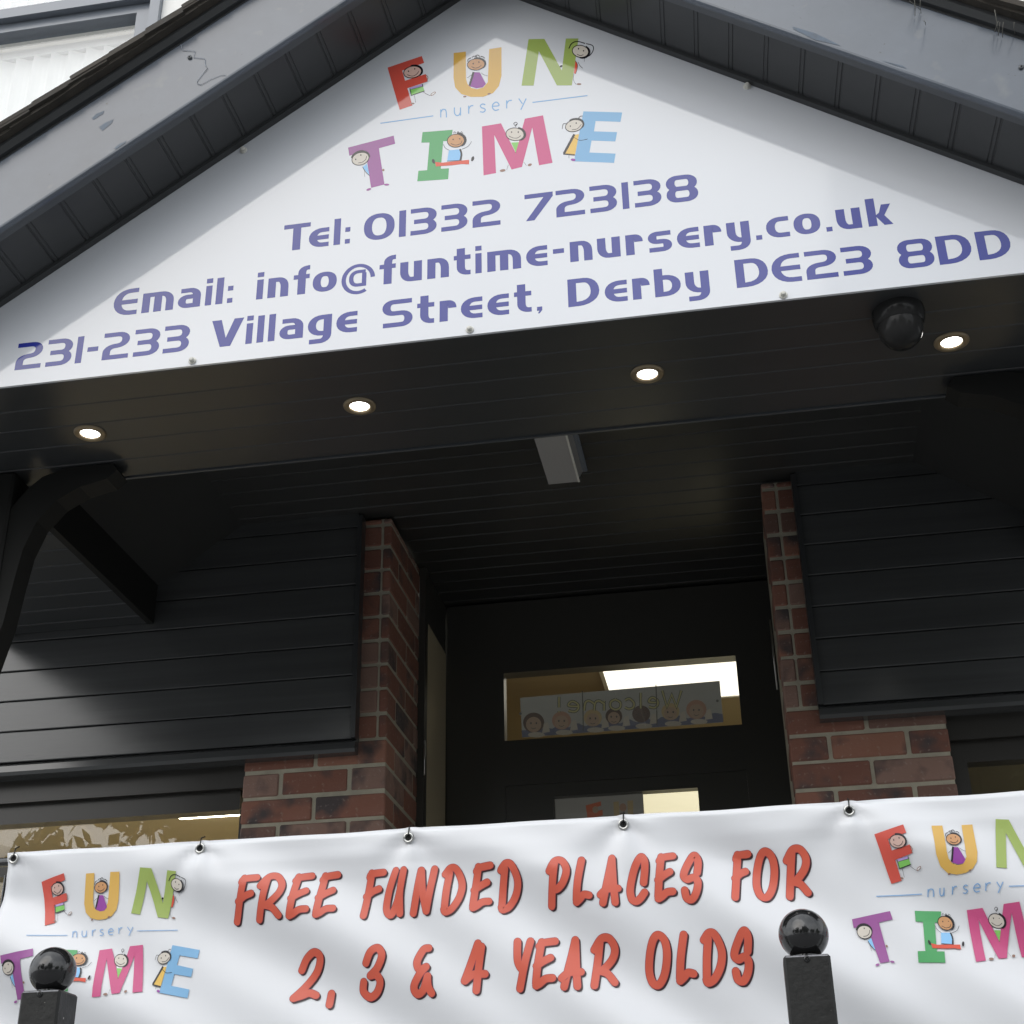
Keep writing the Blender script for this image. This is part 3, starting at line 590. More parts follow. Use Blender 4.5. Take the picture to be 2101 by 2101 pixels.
class Art:
    """flat figure drawn in pixels, layered a hair apart; pen widths in enlarged-crop pixels"""
    def __init__(s, f, put, pre=''): s.f = f; s.put = put; s.b = MB(); s.n = 0; s.pre = pre
    def fill(s, pts, m):
        s.n += 1; s.b.poly([s.put(s.f(p[0], p[1]), s.n) for p in pts], s.pre+m)
    def line(s, pts, w, m, smooth=True, closed=False):
        s.n += 1; P = catmull(pts, 5, closed) if smooth and len(pts) > 2 else [Vector(p) for p in pts]
        for q in strip(P, w, w, closed): s.b.poly([s.put(s.f(p.x, p.y), s.n) for p in q], s.pre+m)
    def ell(s, cx, cy, rx, ry, rot, m, a0=0, a1=360, w=None):
        c, q = math.cos(R(rot)), math.sin(R(rot)); n = 24
        pts = [(cx+rx*math.cos(t)*c-ry*math.sin(t)*q, cy+rx*math.cos(t)*q+ry*math.sin(t)*c) for t in [R(a0+(a1-a0)*i/n) for i in range(n+(1 if a1-a0 < 360 else 0))]]
        if w is None: s.fill(pts, m)
        elif a1-a0 >= 360: s.line(pts, w, m, False, True)
        else:
            s.n += 1; P = [Vector(p) for p in pts]
            for i in range(len(P)-1):      # tapering hair stroke
                t = [math.sin(math.pi*min(1, (.12+j/len(P)*.95)))**.6*w for j in (i, i+1)]
                d_ = (P[i+1]-P[i]).normalized(); nn = Vector((-d_.y, d_.x))
                s.b.poly([s.put(s.f(*v), s.n) for v in (P[i]+nn*t[0]/2, P[i+1]+nn*t[1]/2, P[i+1]-nn*t[1]/2, P[i]-nn*t[0]/2)], s.pre+m)
    def head(s, cx, cy, rx, ry, rot, skin, ha0, ha1, hw, eyes, smile):
        s.ell(cx, cy, rx, ry, rot, skin); s.ell(cx, cy, rx, ry, rot, 'black', w=9); s.ell(cx, cy, rx+hw*.3, ry+hw*.3, rot, 'black', ha0, ha1, hw)
        for e in eyes: s.ell(e[0], e[1], 7, 9, 0, 'black')
        s.line(smile, 6, 'black')
def figure(k, a):
    if k == 'F':
        a.fill([(800, 680), (942, 640), (950, 668), (812, 706)], 'lilac'); a.line([(946, 640), (952, 668), (812, 706)], 10, 'black', False)
        a.fill([(805, 706), (955, 668), (972, 718), (815, 772)], 'lime'); a.line([(800, 690), (818, 772), (972, 720)], 9, 'black', False)
        a.line([(855, 768), (868, 855)], 4, 'black', False); a.line([(960, 735), (1000, 758), (1040, 775)], 4, 'black'); a.ell(1072, 752, 36, 14, -35, 'brown'); a.ell(1072, 752, 26, 8, -35, 'white_p'); a.ell(832, 866, 24, 9, 0, 'brown')
        a.line([(985, 530), (1012, 560), (1000, 600)], 8, 'brown')
        a.head(833, 500, 105, 68, -10, 'skin', -95, 55, 26, [(785, 490), (858, 463)], [(770, 530), (830, 548), (880, 525), (905, 490)])
    elif k == 'U':
        q = 5.683/2.76; o = lambda x, y: (x*q, y*q-341)
        g = lambda *p: [o(*t) for t in p]
        a.fill(g((745, 408), (785, 410), (820, 475), (800, 495), (765, 500), (722, 487)), 'grape'); a.line(g((750, 408), (727, 485)), 24, 'black', False)
        a.line(g((742, 422), (712, 442)), 4, 'black', False); a.line(g((790, 412), (810, 424), (830, 430)), 4, 'black')
        for p in ((700, 547), (838, 531)): a.ell(*o(*p), 20, 9, -10, 'brown')
        c = o(764, 365); a.head(c[0], c[1], 102, 66, -5, 'skin_tan', -100, 50, 24, g((748, 360), (780, 352)), g((738, 378), (760, 386), (785, 378), (793, 368)))
        for p in (((716, 350), (720, 335), (735, 328)), ((740, 326), (752, 318), (768, 322)), ((760, 316), (775, 312), (785, 322)), ((790, 320), (803, 322), (812, 330))): a.line(g(*p), 9, 'black')
    elif k == 'N':
        a.fill([(1026, 372), (1046, 400), (1052, 440), (1030, 522), (1008, 515)], 'coral'); a.line([(1026, 366), (1050, 410), (1045, 470), (1030, 522)], 5, 'black')
        a.line([(1060, 385), (1075, 420), (1110, 455)], 5, 'black'); a.line([(1010, 520), (1003, 590), (1035, 645)], 4, 'black'); a.ell(1068, 640, 28, 11, 0, 'brown'); a.ell(860, 432, 17, 13, -30, 'black')
        a.line([(950, 225), (985, 165), (1050, 143), (1140, 166)], 10, 'black'); a.line([(1152, 168), (1225, 190), (1235, 240), (1200, 300), (1150, 325)], 9, 'black')
        a.head(1085, 258, 95, 70, 10, 'skin_pale', -60, 95, 28, [(1062, 228), (1122, 252)], [(1045, 290), (1080, 308), (1120, 298)])
        a.line([(1150, 320), (1130, 350), (1135, 378)], 3, 'black')
    elif k == 'T':
        a.fill([(250, 1605), (300, 1568), (330, 1702), (290, 1660)], 'shirt'); a.line([(250, 1605), (285, 1665), (330, 1705)], 7, 'black'); a.line([(268, 1640), (275, 1720)], 3, 'black', False)
        a.ell(322, 1868, 30, 13, -20, 'purple'); a.ell(530, 1812, 30, 12, 0, 'purple'); a.ell(492, 1642, 14, 14, 0, 'brown')
        a.head(225, 1510, 102, 72, -18, 'skin_pale', -150, 20, 30, [(170, 1518), (230, 1468)], [(200, 1560), (245, 1550), (285, 1520), (298, 1480)])
    elif k == 'I':
        a.line([(1190, 1340), (1215, 1385), (1262, 1412)], 5, 'black'); a.line([(1405, 1400), (1480, 1365), (1522, 1308)], 5, 'black')
        a.fill([(1255, 1412), (1385, 1400), (1398, 1530), (1235, 1538)], 'shirt'); a.line([(1386, 1398), (1402, 1455), (1390, 1535)], 22, 'black'); a.line([(1235, 1538), (1395, 1530)], 7, 'black', False)
        a.fill([(1095, 1548), (1180, 1556), (1300, 1542), (1490, 1522), (1492, 1575), (1400, 1572), (1300, 1586), (1105, 1600)], 'coral')
        a.ell(1076, 1540, 17, 28, -20, 'black'); a.ell(1533, 1510, 16, 30, 20, 'black')
        a.head(1337, 1300, 100, 76, -5, 'skin_tan', -80, 60, 34, [(1305, 1285), (1383, 1278)], [(1280, 1335), (1335, 1352), (1390, 1335), (1412, 1300)])
        for x in (1310, 1350, 1390): a.line([(x, 1215), (x+12, 1195), (x+30, 1212)], 5, 'black')
    elif k == 'M':
        a.fill([(265, 1298), (372, 1298), (365, 1320), (278, 1322)], 'white_p'); a.fill([(278, 1322), (366, 1316), (330, 1436)], 'lime'); a.ell(330, 1436, 10, 7, 0, 'brown')
        a.ell(178, 1647, 34, 15, -8, 'brown'); a.ell(495, 1581, 24, 15, -20, 'brown'); a.line([(245, 1580), (225, 1640)], 3, 'black', False); a.line([(425, 1550), (455, 1590)], 3, 'black', False)
        a.head(322, 1225, 106, 74, 5, 'skin_pale', -75, 60, 30, [(283, 1200), (360, 1200)], [(250, 1245), (300, 1268), (350, 1268), (390, 1242)])
        a.line([(325, 1135), (350, 1100), (330, 1085), (308, 1100), (320, 1120), (345, 1105)], 6, 'black')
    elif k == 'E':
        a.fill([(1012, 1228), (1068, 1225), (1022, 1462), (900, 1452)], 'yellow'); a.line([(1014, 1225), (892, 1452)], 28, 'black', False); a.line([(885, 1455), (1020, 1466)], 15, 'black', False)
        a.line([(1012, 1262), (1080, 1295), (1170, 1280)], 6, 'black'); a.ell(1000, 1522, 28, 15, 10, 'grape'); a.line([(950, 1470), (952, 1505)], 4, 'black', False)
        a.head(1012, 1125, 104, 68, -15, 'skin_pale', -110, 45, 26, [(968, 1130), (1035, 1095)], [(985, 1172), (1050, 1160), (1098, 1108)])
        a.line([(1060, 1045), (1080, 1018), (1110, 1012)], 7, 'black'); a.line([(932, 1105), (885, 1105), (872, 1165)], 6, 'black')
    return a
FIGF = dict(F=P4, U=P4, N=P5, T=P4, I=P4, M=P5, E=P5)
HAND = dict(n=[[(.1, 1), (.1, 0)], [(.1, .6), (.35, .97), (.75, .95), (.88, .6), (.9, 0)]], u=[[(.08, 1), (.1, .3), (.38, 0), (.72, .1), (.9, .45)], [(.9, 1), (.9, 0)]], r=[[(.1, 1), (.12, 0)], [(.1, .5), (.4, .92), (.9, 1)]],
            s=[[(.9, .9), (.5, 1), (.15, .8), (.3, .55), (.7, .45), (.9, .25), (.6, 0), (.1, .05)]], e=[[(.12, .5), (.87, .57), (.8, .88), (.5, 1), (.12, .7), (.1, .3), (.4, 0), (.9, .1)]], y=[[(.05, 1), (.5, .35)], [(.95, 1), (.3, -.4)]])
NURS = [(P2, [(560, 600), (638, 680), (718, 752), (783, 820), (853, 898), (933, 970), (1003, 1050)], (560, 668), (1010, 606), 46, 6.5, [((222, 698), (522, 656)), ((1083, 580), (1395, 541))]),
        (K5, [(568, 608), (641, 683), (722, 757), (783, 818), (852, 898), (935, 972), (1005, 1055)], (568, 863), (1010, 830), 50, 6, [((225, 851), (532, 844)), ((1085, 811), (1405, 803))]),
        (K7, [(742, 828), (890, 950), (1040, 1105), (1170, 1235), (1297, 1385), (1440, 1512), (1575, 1660)], (750, 957), (1600, 898), 92, 13, [((110, 948), (678, 918)), ((1728, 858), (2330, 832))])]
def logo(idx, put, parent, pre, grid, disp, ymax=None):
    allS, allD = [], []
    for k, v in LOGO.items():
        if v[1+idx]: allS += v[1]; allD += v[1+idx]
    gaff = affine(allS, allD)
    for k, v in LOGO.items():
        if idx == 0: af = lambda p: p
        elif v[1+idx]: af = affine(v[1], v[1+idx])
        else: af = gaff
        tgt = v[1+idx] or [None]*len(v[1])
        pts = [t if t else af(s) for s, t in zip(v[1], tgt)]
        b = MB(); b.poly([put(p, 0) for p in pts], pre+v[0]); b.build('logo_letter', parent, clean=False, grid=grid, disp=disp)
        a = figure(k, Art(lambda x, y, g=FIGF[k], h=af: h(g(x, y)), lambda p, n: put(p, 1+n*.35), pre)); a.b.build('logo_child', parent, clean=False, grid=grid, disp=disp)
    f, ext, b0, b1, xh, pen, rules = NURS[idx]
    for ch, (x0, x1) in zip('nursery', ext):
        a = Art(f, lambda p, n: put(p, n*.3), pre)
        yb = b0[1]+(b1[1]-b0[1])*((x0+x1)/2-b0[0])/(b1[0]-b0[0])
        for s in HAND[ch]: a.line([(x0+(x1-x0)*p[0], yb-xh*p[1]) for p in s], pen, 'rule')
        a.b.build('letter', parent, clean=False, grid=grid, disp=disp)
    for r in rules:
        a = Art(f, lambda p, n: put(p, n*.3), pre); a.line([r[0], ((r[0][0]+r[1][0])/2, (r[0][1]+r[1][1])/2), r[1]], pen*.9, 'rule', False); a.b.build('rule_line', parent, clean=False, grid=grid, disp=disp)
logo(0, lambda p, n: onY(p[0], p[1], YS-.00015)+Vector((0, -n*.00005, 0)), sign, '', None, None)
for (u, v) in ((500, 309), (1533, 178), (395, 741), (964, 677), (1607, 606)):
    c = onY(u, v, YS); b = MB(); b.lathe([(0, 0), (.0085, 0), (.0085, .002), (.0075, .003), (.0055, .003), (.005, .0085), (.0035, .0105), (0, .011)], c, (0, -1, 0), 'cap', 22, False); b.build('bolt', sign)

# ------------------------------------------------------------------ porch canopy
can = thing('porch_canopy', 'dark grey gabled porch canopy with tiled roof over the entrance', 'porch', (AX, YF, FLOOR))
SLEN = 2.15
for sd_ in (-1, 1):
    def run(prof, m, name, SLEN=2.15):        # profile of (y, n) swept down the slope, mitred at the apex
        a = [rake(sd_, -n_*SN/CS + (.0006 if sd_ > 0 else 0), n_, y_) for y_, n_ in prof]; c_ = [rake(sd_, SLEN, n_, y_) for y_, n_ in prof]
        b = MB(); k_ = len(prof); b.v = [tuple(p) for p in a+c_]; b.mi(m)
        for f_ in [tuple(range(k_)), tuple(range(2*k_-1, k_-1, -1))]+[(i, i+k_, (i+1) % k_+k_, (i+1) % k_) for i in range(k_)]: b.f.append(f_); b.m.append(0); b.sm.append(False)
        return b.build(name, can)
    s = .0
    while s < SLEN-.1:       # soffit of the overhang: boards running front to back, a pair of grooves at every joint
        b = MB(); y0, y1 = YF+.028, YS-.008
        prof = [(.0, .0), (.0715, 0), (.0725, .0014), (.0742, .0014), (.0752, .0003), (.0808, .0003), (.0818, .0018), (.0845, .0018), (.0845, .010), (0, .010)]
        b.prism([rake(sd_, s+p[0], p[1]+NF, y0) for p in prof], rake(sd_, 0, 0, y1)-rake(sd_, 0, NF, y0), 'pvc'); b.build('soffit_board', can)
        s += .0855
    run([(YF+.0125, .007), (YF+.034, .007), (YF+.036, .014), (YF+.0125, .014)], 'trim', 'trim_strip')
    run([(YS-.016, -.007), (YS-.001, -.007), (YS-.001, .004), (YS-.016, .004)], 'pvc', 'trim_strip')
    run([(YF+.004, .003), (YF+.001, .006), (YF, .010), (YF, .174), (YF+.012, .174), (YF+.012, .003)], 'fascia', 'fascia_board')
    run([(YF-.001, .174), (YF+.05, .174), (YF+.05, .202), (YF-.016, .202), (YF-.018, .192), (YF-.010, .180), (YF-.001, .180)], 'pvc', 'verge_board')
    run([(YS-.0005, .013), (3.728, .013), (3.728, .17), (YS-.0005, .17)], 'ceil', 'roof_deck', 1.70)
    run([(YF+.013, .0225), (YS-.001, .0225), (YS-.001, .170), (YF+.013, .170)], 'ceil', 'packing')
    # plain roof tiles, 100 mm gauge; the verge column tile by tile, the rest joined
    rest = MB(); s = 0.03; i = 0
    while s < SLEN+.05:
        for c in range(10):
            w = .162; y0 = YF-.044+c*.165+random.uniform(-.003, .003); tl = .19 if s > .2 else .1; n0 = .211
            js = random.uniform(-.005, .005); jn = random.uniform(-.0012, .0012); k0, k1 = n0+jn-.004, n0+jn+.006
            p = [rake(sd_, s+js, k1, y0), rake(sd_, s+js-tl, k0, y0), rake(sd_, s+js-tl, k0+.011, y0), rake(sd_, s+js-.003, k1+.011, y0), rake(sd_, s+js, k1+.009, y0)]
            if c and s > 2.05: continue
            if c == 0: b = MB(); b.prism(p, (0, w, 0), 'tile'); b.build('roof_tile', can)
            else: rest.prism(p, (0, w, 0), 'tile')
        s += .1; i += 1
    o = rest.build('roof_tiles', can); o['kind'] = 'stuff'
    b = MB(); s = 0.0
    while s < SLEN:          # rough mortared undercloak under the verge tiles
        l = .1; j1, j2 = random.uniform(-.004, .003), random.uniform(-.004, .003)
        b.prism([rake(sd_, s, .2025, YF-.034+j1), rake(sd_, s+l-.0005, .2025, YF-.034+j2), rake(sd_, s+l-.0005, .2025, YF+.1), rake(sd_, s, .2025, YF+.1)], rake(sd_, 0, .0085, 0)-rake(sd_, 0, 0, 0), 'tile'); s += l
    b.build('undercloak', can)
    # fixing screws
for (u, v) in ((390, 119), (2095, 139)):
    c = onY(u, v, YF); b = MB(); b.lathe([(0, .004), (.0025, .004), (.0048, .0035), (.0055, 0)], c, (0, -1, 0), 'trim', 14); b.lathe([(0, .0045), (.0018, .0045), (.0018, .004)], c, (0, -1, 0), 'timber', 10); b.build('screw', can)
b = MB()
for i in range(5):
    y0 = YF-.05+i*.31; pr = [(-.13, -.085), (-.06, -.02), (0, .005), (.06, -.02), (.13, -.085), (.13, -.098), (.06, -.034), (0, -.01), (-.06, -.034), (-.13, -.098)]
    q = MB(); q.prism([(AX+p[0], y0, AZ+.285+p[1]) for p in pr], (0, .305, 0), 'tile'); q.build('ridge_tile', can)
# front beam: its underside of boards running left to right
bx0, bx1 = AX-hw-.30, AX+hw+.30
y = YS+.018; edges = [YS+.006, 2.484, 2.565, 2.649, 2.737, 2.8195]
for a, c in zip(edges[:-1], edges[1:]):
    b = MB(); prof = [(a+.0005, ZS+.002), (a+.0025, ZS), (c-.0025, ZS), (c-.0010, ZS+.002), (c-.001, ZS+.010), (a+.002, ZS+.010)]
    b.prism([(bx0, p[0], p[1]) for p in prof], (bx1-bx0, 0, 0), 'pvc'); b.build('soffit_board', can)
b = MB(); b.box(bx0, bx1, YS+.006, 2.8205, ZS+.0102, ZS+.03, 'ceil'); b.box(bx0, bx1, 2.8195, 2.826, ZS-.004, 2.0, 'trim'); b.box(bx0, bx1, YS+.007, YS+.02, ZS+.03, AZ-.8, 'ceil'); b.build('front_beam', can)
# porch ceiling boards
y = 2.83; i = 0
while y < YD:
    y2 = min(y+.0835, YD)
    b = MB(); prof = [(y+.0015, ZC+.004), (y+.004, ZC), (y2-.004, ZC), (y2-.0015, ZC+.004), (y2-.0015, ZC+.01), (y+.0015, ZC+.01)]
    xa, xb = (-1.612, .758) if y < YW else (-.974, .6)
    b.prism([(xa, p[0], p[1]) for p in prof], (xb-xa, 0, 0), 'ceil'); b.build('ceiling_board', can)
    if y < YW-.01:
        for sd_, x0, x1 in ((-1, -1.612, -1.694), (1, .758, .84)):
            b = MB(); b.prism([(x0, y+.0015, ZC), (x0, y2-.0015, ZC), (x1, y2-.0015, ZC-.058), (x1, y+.0015, ZC-.058)], (0, 0, .01), 'ceil'); b.build('ceiling_board', can)
    y = y2; i += 1
b = MB(); b.box(-2.2, 1.35, 2.83, YW-.002, ZC+.0105, ZC+.03, 'ceil'); b.box(-1.0, .6, YW, YD+.05, ZC+.0105, ZC+.03, 'ceil'); b.build('ceiling_deck', can)
# side beams, eaves soffit
for sd_, xi, xo in ((-1, -1.695, -2.14), (1, .842, 1.29)):
    b = MB(); b.box(min(xi, xi+sd_*.02), max(xi, xi+sd_*.02), 2.826, 3.699, ZS-.002, 1.99, 'timber'); b.build('side_beam', can)
    y = YF+.03
    while y < 3.68:
        y2 = min(y+.0935, 3.699)
        if y > 2.8 or True:
            b = MB(); x0, x1 = sorted((xi+sd_*.021, xo)); 
            if y2 > 2.83:
                ya = max(y, 2.828); b.prism([(x0, ya+.0015, ZS+.004), (x0, ya+.004, ZS), (x0, y2-.004, ZS), (x0, y2-.0015, ZS+.004), (x0, y2-.0015, ZS+.01), (x0, ya+.0015, ZS+.01)], (x1-x0, 0, 0), 'pvc'); b.build('soffit_board', can)
        y = y2
    x0, x1 = sorted((xo, xo+sd_*.012)); b = MB(); b.box(x0, x1, YF+.02, 3.699, ZS-.006, ZS+.13, 'trim'); b.build('eaves_board', can)
    # gutter
    g = MB(); n = 10; r = .05
    for i in range(n):
        a0, a1 = math.pi+math.pi*i/n, math.pi+math.pi*(i+1)/n; cx = xo+sd_*.065
        q = [(cx+r*math.cos(a), yy, ZS+.07+r*math.sin(a)) for yy, a in ((YF+.03, a0), (3.69, a0), (3.69, a1), (YF+.03, a1))]
        g.poly(q, 'gloss_black', True)
    g.build('gutter', can, clean=False)
    # post and curved knee brace
    mx_ = lambda x: x if sd_ < 0 else 2*AX-x
    px0, px1 = sorted((mx_(-1.75), mx_(-1.648)))
    b = MB(); b.box(px0, px1, 2.735, 2.815, FLOOR, ZS-.002, 'timber'); b.build('post', can, bevel=.006)
    inner = [(-1.648, 1.14), (-1.622, 1.26), (-1.612, 1.36), (-1.602, 1.44), (-1.578, 1.51), (-1.535, 1.562), (-1.48, 1.592), (-1.414, 1.607), (-1.390, 1.628)]
    outer = [(-1.70, 1.18), (-1.690, 1.30), (-1.680, 1.42), (-1.665, 1.51), (-1.645, 1.558), (-1.614, 1.600), (-1.580, 1.630), (-1.52, 1.648), (-1.405, 1.648)]
    b = MB()
    for i in range(len(inner)-1):
        b.prism([(mx_(q[0]), 2.745, q[1]) for q in (inner[i], inner[i+1], outer[i+1], outer[i])], (0, .06, 0), 'timber')
    b.build('knee_brace', can)

# ------------------------------------------------------------------ things on the canopy
names = ['leftmost of the four round downlights under the sign', 'second round downlight from the left, above the left brick pier', 'third round downlight from the left, above the bulkhead lamp', 'rightmost round downlight, beside the dome camera']
for (u, v), nme in zip(((185, 888), (738, 832), (1328, 766), (1952, 700)), names):
    c = onZ(u, v, ZS); t = thing('downlight', nme, 'downlight', c, 'recessed downlights under the canopy beam')
    b = MB(); r = .0365; b.lathe([(r, 0), (r, .003), (r-.003, .005), (.024, .0055), (.0215, .002), (.0215, -.002)], c, (0, 0, -1), 'bezel', 32); b.build('bezel', t)
    b = MB(); b.lathe([(.0215, .001), (.012, .0022), (0, .0025)], c, (0, 0, -1), 'lamp', 28); b.build('lens', t)
c = onZ(1846, 630, ZS); c = Vector((.40, 2.47, ZS))
t = thing('dome_camera', 'black dome security camera hanging under the right of the canopy beam', 'camera', c)
b = MB(); b.lathe([(.052, 0), (.053, .012), (.050, .030), (.046, .036)], c, (0, 0, -1), 'dome', 36); b.build('housing', t)
b = MB(); b.lathe([(.0455, .034), (.0450, .044), (.042, .058), (.035, .071), (.024, .081), (.012, .086), (0, .0875)], c, (0, 0, -1), 'dome', 36); b.build('dome', t)
t = thing('bulkhead_lamp', 'unlit rectangular bulkhead lamp on the dark porch ceiling', 'lamp', (-.42, 3.45, ZC))
b = MB(); b.box(-.474, -.352, 3.20, 3.545, ZC-.018, ZC-.0005, 'win_grey'); b.build('base', t, bevel=.004)
b = MB(); x0, x1 = -.470, -.366; y0, y1 = 3.22, 3.515; zt, zb = ZC-.019, ZC-.062
tp = [(x0, y0, zt), (x1, y0, zt), (x1, y1+.02, zt), (x0, y1+.02, zt)]; bt = [(x0+.008, y0+.01, zb), (x1-.012, y0+.01, zb), (x1-.012, y1, zb), (x0+.008, y1, zb)]; 
b.poly(bt, 'diffuser'); 
for i in range(4): b.poly([tp[i], tp[(i+1) % 4], bt[(i+1) % 4], bt[i]], 'diffuser')
b.build('diffuser', t)
b = MB(); b.prism([(x0+.004, y1+.002, zb+.004), (x1-.006, y1+.002, zb+.004), (x1-.004, y1+.018, zb+.016), (x1-.02, y1+.034, zt), (x0+.02, y1+.034, zt), (x0+.002, y1+.018, zb+.016)], (0, 0, .012), 'trim'); b.build('end_cap', t)
b = MB(); b.box(-.378, -.372, 3.225, 3.513, zb-.003, zb-.0005, 'cap'); b.build('rib', t)

# scuffs and cobwebs on the fascia
def on_fascia(f, pts, d=.0006): return [onY(*f(*p), YF-d) for p in pts]
Q0 = Tm(5.52, (0, 0)); Q1 = Tm(5.52, (350, 0)); Q2 = Tm(5.504, (1750, 0)); Q3 = Tm(5.52, (1400, 0))
for f, pts in ((Q0, [(1040, 1340), (1090, 1290), (1180, 1255), (1165, 1290), (1060, 1355)]), (Q0, [(1120, 1440), (1200, 1385), (1285, 1350), (1265, 1395), (1160, 1480)]), (Q0, [(1290, 1680), (1350, 1630), (1430, 1595), (1415, 1620), (1310, 1690)]),
               (Q3, [(1250, 300), (1500, 375), (1640, 440), (1800, 520), (1500, 450), (1260, 330)]), (Q2, [(330, 685), (560, 740), (610, 775), (470, 735)])):
    b = MB(); b.poly(on_fascia(f, pts), 'scuff'); b.build('scuff_mark', can, clean=False)
w = thing('cobweb', 'thin zigzag web strand trailing down the left fascia past a screw', 'cobweb', onY(390, 119, YF))
b = MB(); P = [(115, 505), (135, 570), (280, 580), (260, 650), (390, 665), (395, 740), (420, 775), (330, 880), (300, 920), (305, 950), (345, 960)]
b.tube([onY(*Q1(*p), YF-.0015) for p in P], .00055, 'web', 5); b.tube([onY(*Q1(*p), YF-.0015) for p in ((345, 960), (450, 900), (560, 855), (625, 850))], .00045, 'web', 5); b.build('strand', w)
for lab, pts in (('dusty cobweb hanging from the tiles at the top of the right fascia', [(690, -30, 700, 180), (760, 0, 770, 150), (640, 10, 700, 60), (800, 230, 820, 280), (690, 60, 760, 110)]), ('dusty cobweb hanging from the lowest visible tiles on the right fascia', [(1600, 110, 1640, 350), (1640, 240, 1600, 360), (1660, 250, 1640, 400), (1700, 250, 1690, 420), (1820, 250, 1830, 380)])):
    w = thing('cobweb', lab, 'cobweb', onY(*Q2(pts[0][0], pts[0][1]), YF)); b = MB()
    for (xa, ya, xb, yb) in pts:
        b.tube([onY(*Q2(xa, ya), YF-.045), onY(*Q2((xa+xb)/2+random.uniform(-12, 12), (ya+yb)/2), YF-.03), onY(*Q2(xb, yb), YF-.004)], .0007, 'web2', 5)
    b.build('strand', w)

# ------------------------------------------------------------------ banner on the railing
YB = 2.30
def hump(t): return math.exp(-t*t)
EYE = [onY(u, v, YB) for u, v in ((28, 1762), (412, 1742), (838, 1719), (1279, 1692), (1742, 1665))]
dxe = (EYE[-1].x-EYE[0].x)/4; EYE += [Vector((EYE[-1].x+dxe, YB, EYE[-1].z)), Vector((EYE[-1].x+2*dxe, YB, EYE[-1].z))]
BT = .611; BX0 = EYE[0].x-.016; BX1 = EYE[-1].x+.02; BZ0 = -.25
def disp(x, z):
    d = BT-z
    f = min(1, max(0, d/.08))
    q = .0105*math.sin(2*math.pi*(.36*x+.93*z)/.235+.9*math.sin(2.1*x+.6)+.4)*(.10+.90*f)*(.45+.55*math.sin(2.4*x+1.2)**2)
    q += .0045*math.sin(2*math.pi*(.55*x+.83*z)/.13+1.5*math.sin(3.3*x))*f
    q += .0035*math.sin(x*9+z*3)*f
    for e in EYE[:6]:            # creases fan out from the eyelets
        dx, dz = x-e.x, e.z-z
        if dz > -.02:
            r = math.hypot(dx, dz)+.01; a = math.atan2(dx, dz+.012)
            q += -.0035*math.cos(5*a)*hump(r/.11)*min(1, r/.02)
        q += .0022*hump(dx/.04)*hump((z-e.z)/.03)
    q += -.0022*hump((d-.042)/.006)*(.6+.4*math.sin(7*x))      # hem weld line
    return q
def topz(x):    # the top edge sags a little between the eyelets
    t = ((x-EYE[0].x)/dxe) % 1
    return BT - .0022*math.sin(math.pi*t) + .0006*math.sin(x*31)
ban = thing('banner', 'white vinyl banner with red lettering tied to the railing', 'banner', ((BX0+BX1)/2, YB, BZ0))
def leftx(z): return BX0 + .012*max(0, (BT-z))/.6*0 + .003*math.sin(z*14)
b = MB(); nx, nz = 230, 96; base = 0
for j in range(nz+1):
    for i in range(nx+1):
        tx = i/nx; tz = j/nz; x = BX0+(BX1-BX0)*tx; zt = topz(x); z = zt+(BZ0-zt)*tz; b.v.append((x+(1-tx)*(leftx(z)-BX0), YB+disp(x, z), z))
k = b.mi('banner')
for j in range(nz):
    for i in range(nx):
        p = j*(nx+1)+i; b.f.append((p, p+1, p+nx+2, p+nx+1)); b.m.append(k); b.sm.append(True)
o = b.build('sheet', ban, clean=False)
sm = o.modifiers.new('thickness', 'SOLIDIFY'); sm.thickness = .0006; sm.offset = 1
def bput(p, n): 
    q = onY(p[0], p[1], YB); return (q.x, YB-.0014-.00018*n, q.z)
logo(1, bput, ban, 'b_', .022, disp)
logo(2, bput, ban, 'b_', .022, disp)
for e in EYE:
    y = YB+disp(e.x, e.z)-.0005; b = MB()
    b.tube([(e.x+.0072*math.cos(a), y-.0012, e.z+.0072*math.sin(a)) for a in [2*math.pi*i/20 for i in range(20)]], .0024, 'steel', 8, closed=True)
    b.lathe([(0, .0009), (.0058, .0009)], (e.x, y, e.z), (0, -1, 0), 'timber', 16); b.build('eyelet', ban)
    b = MB(); b.tube([(e.x, y-.002, e.z), (e.x+.0005, y-.004, e.z+.006), (e.x+.001, y-.001, e.z+.018), (e.x+.001, YB+.012, e.z+.024)], .0011, 'timber', 6); b.build('cable_tie', ban)
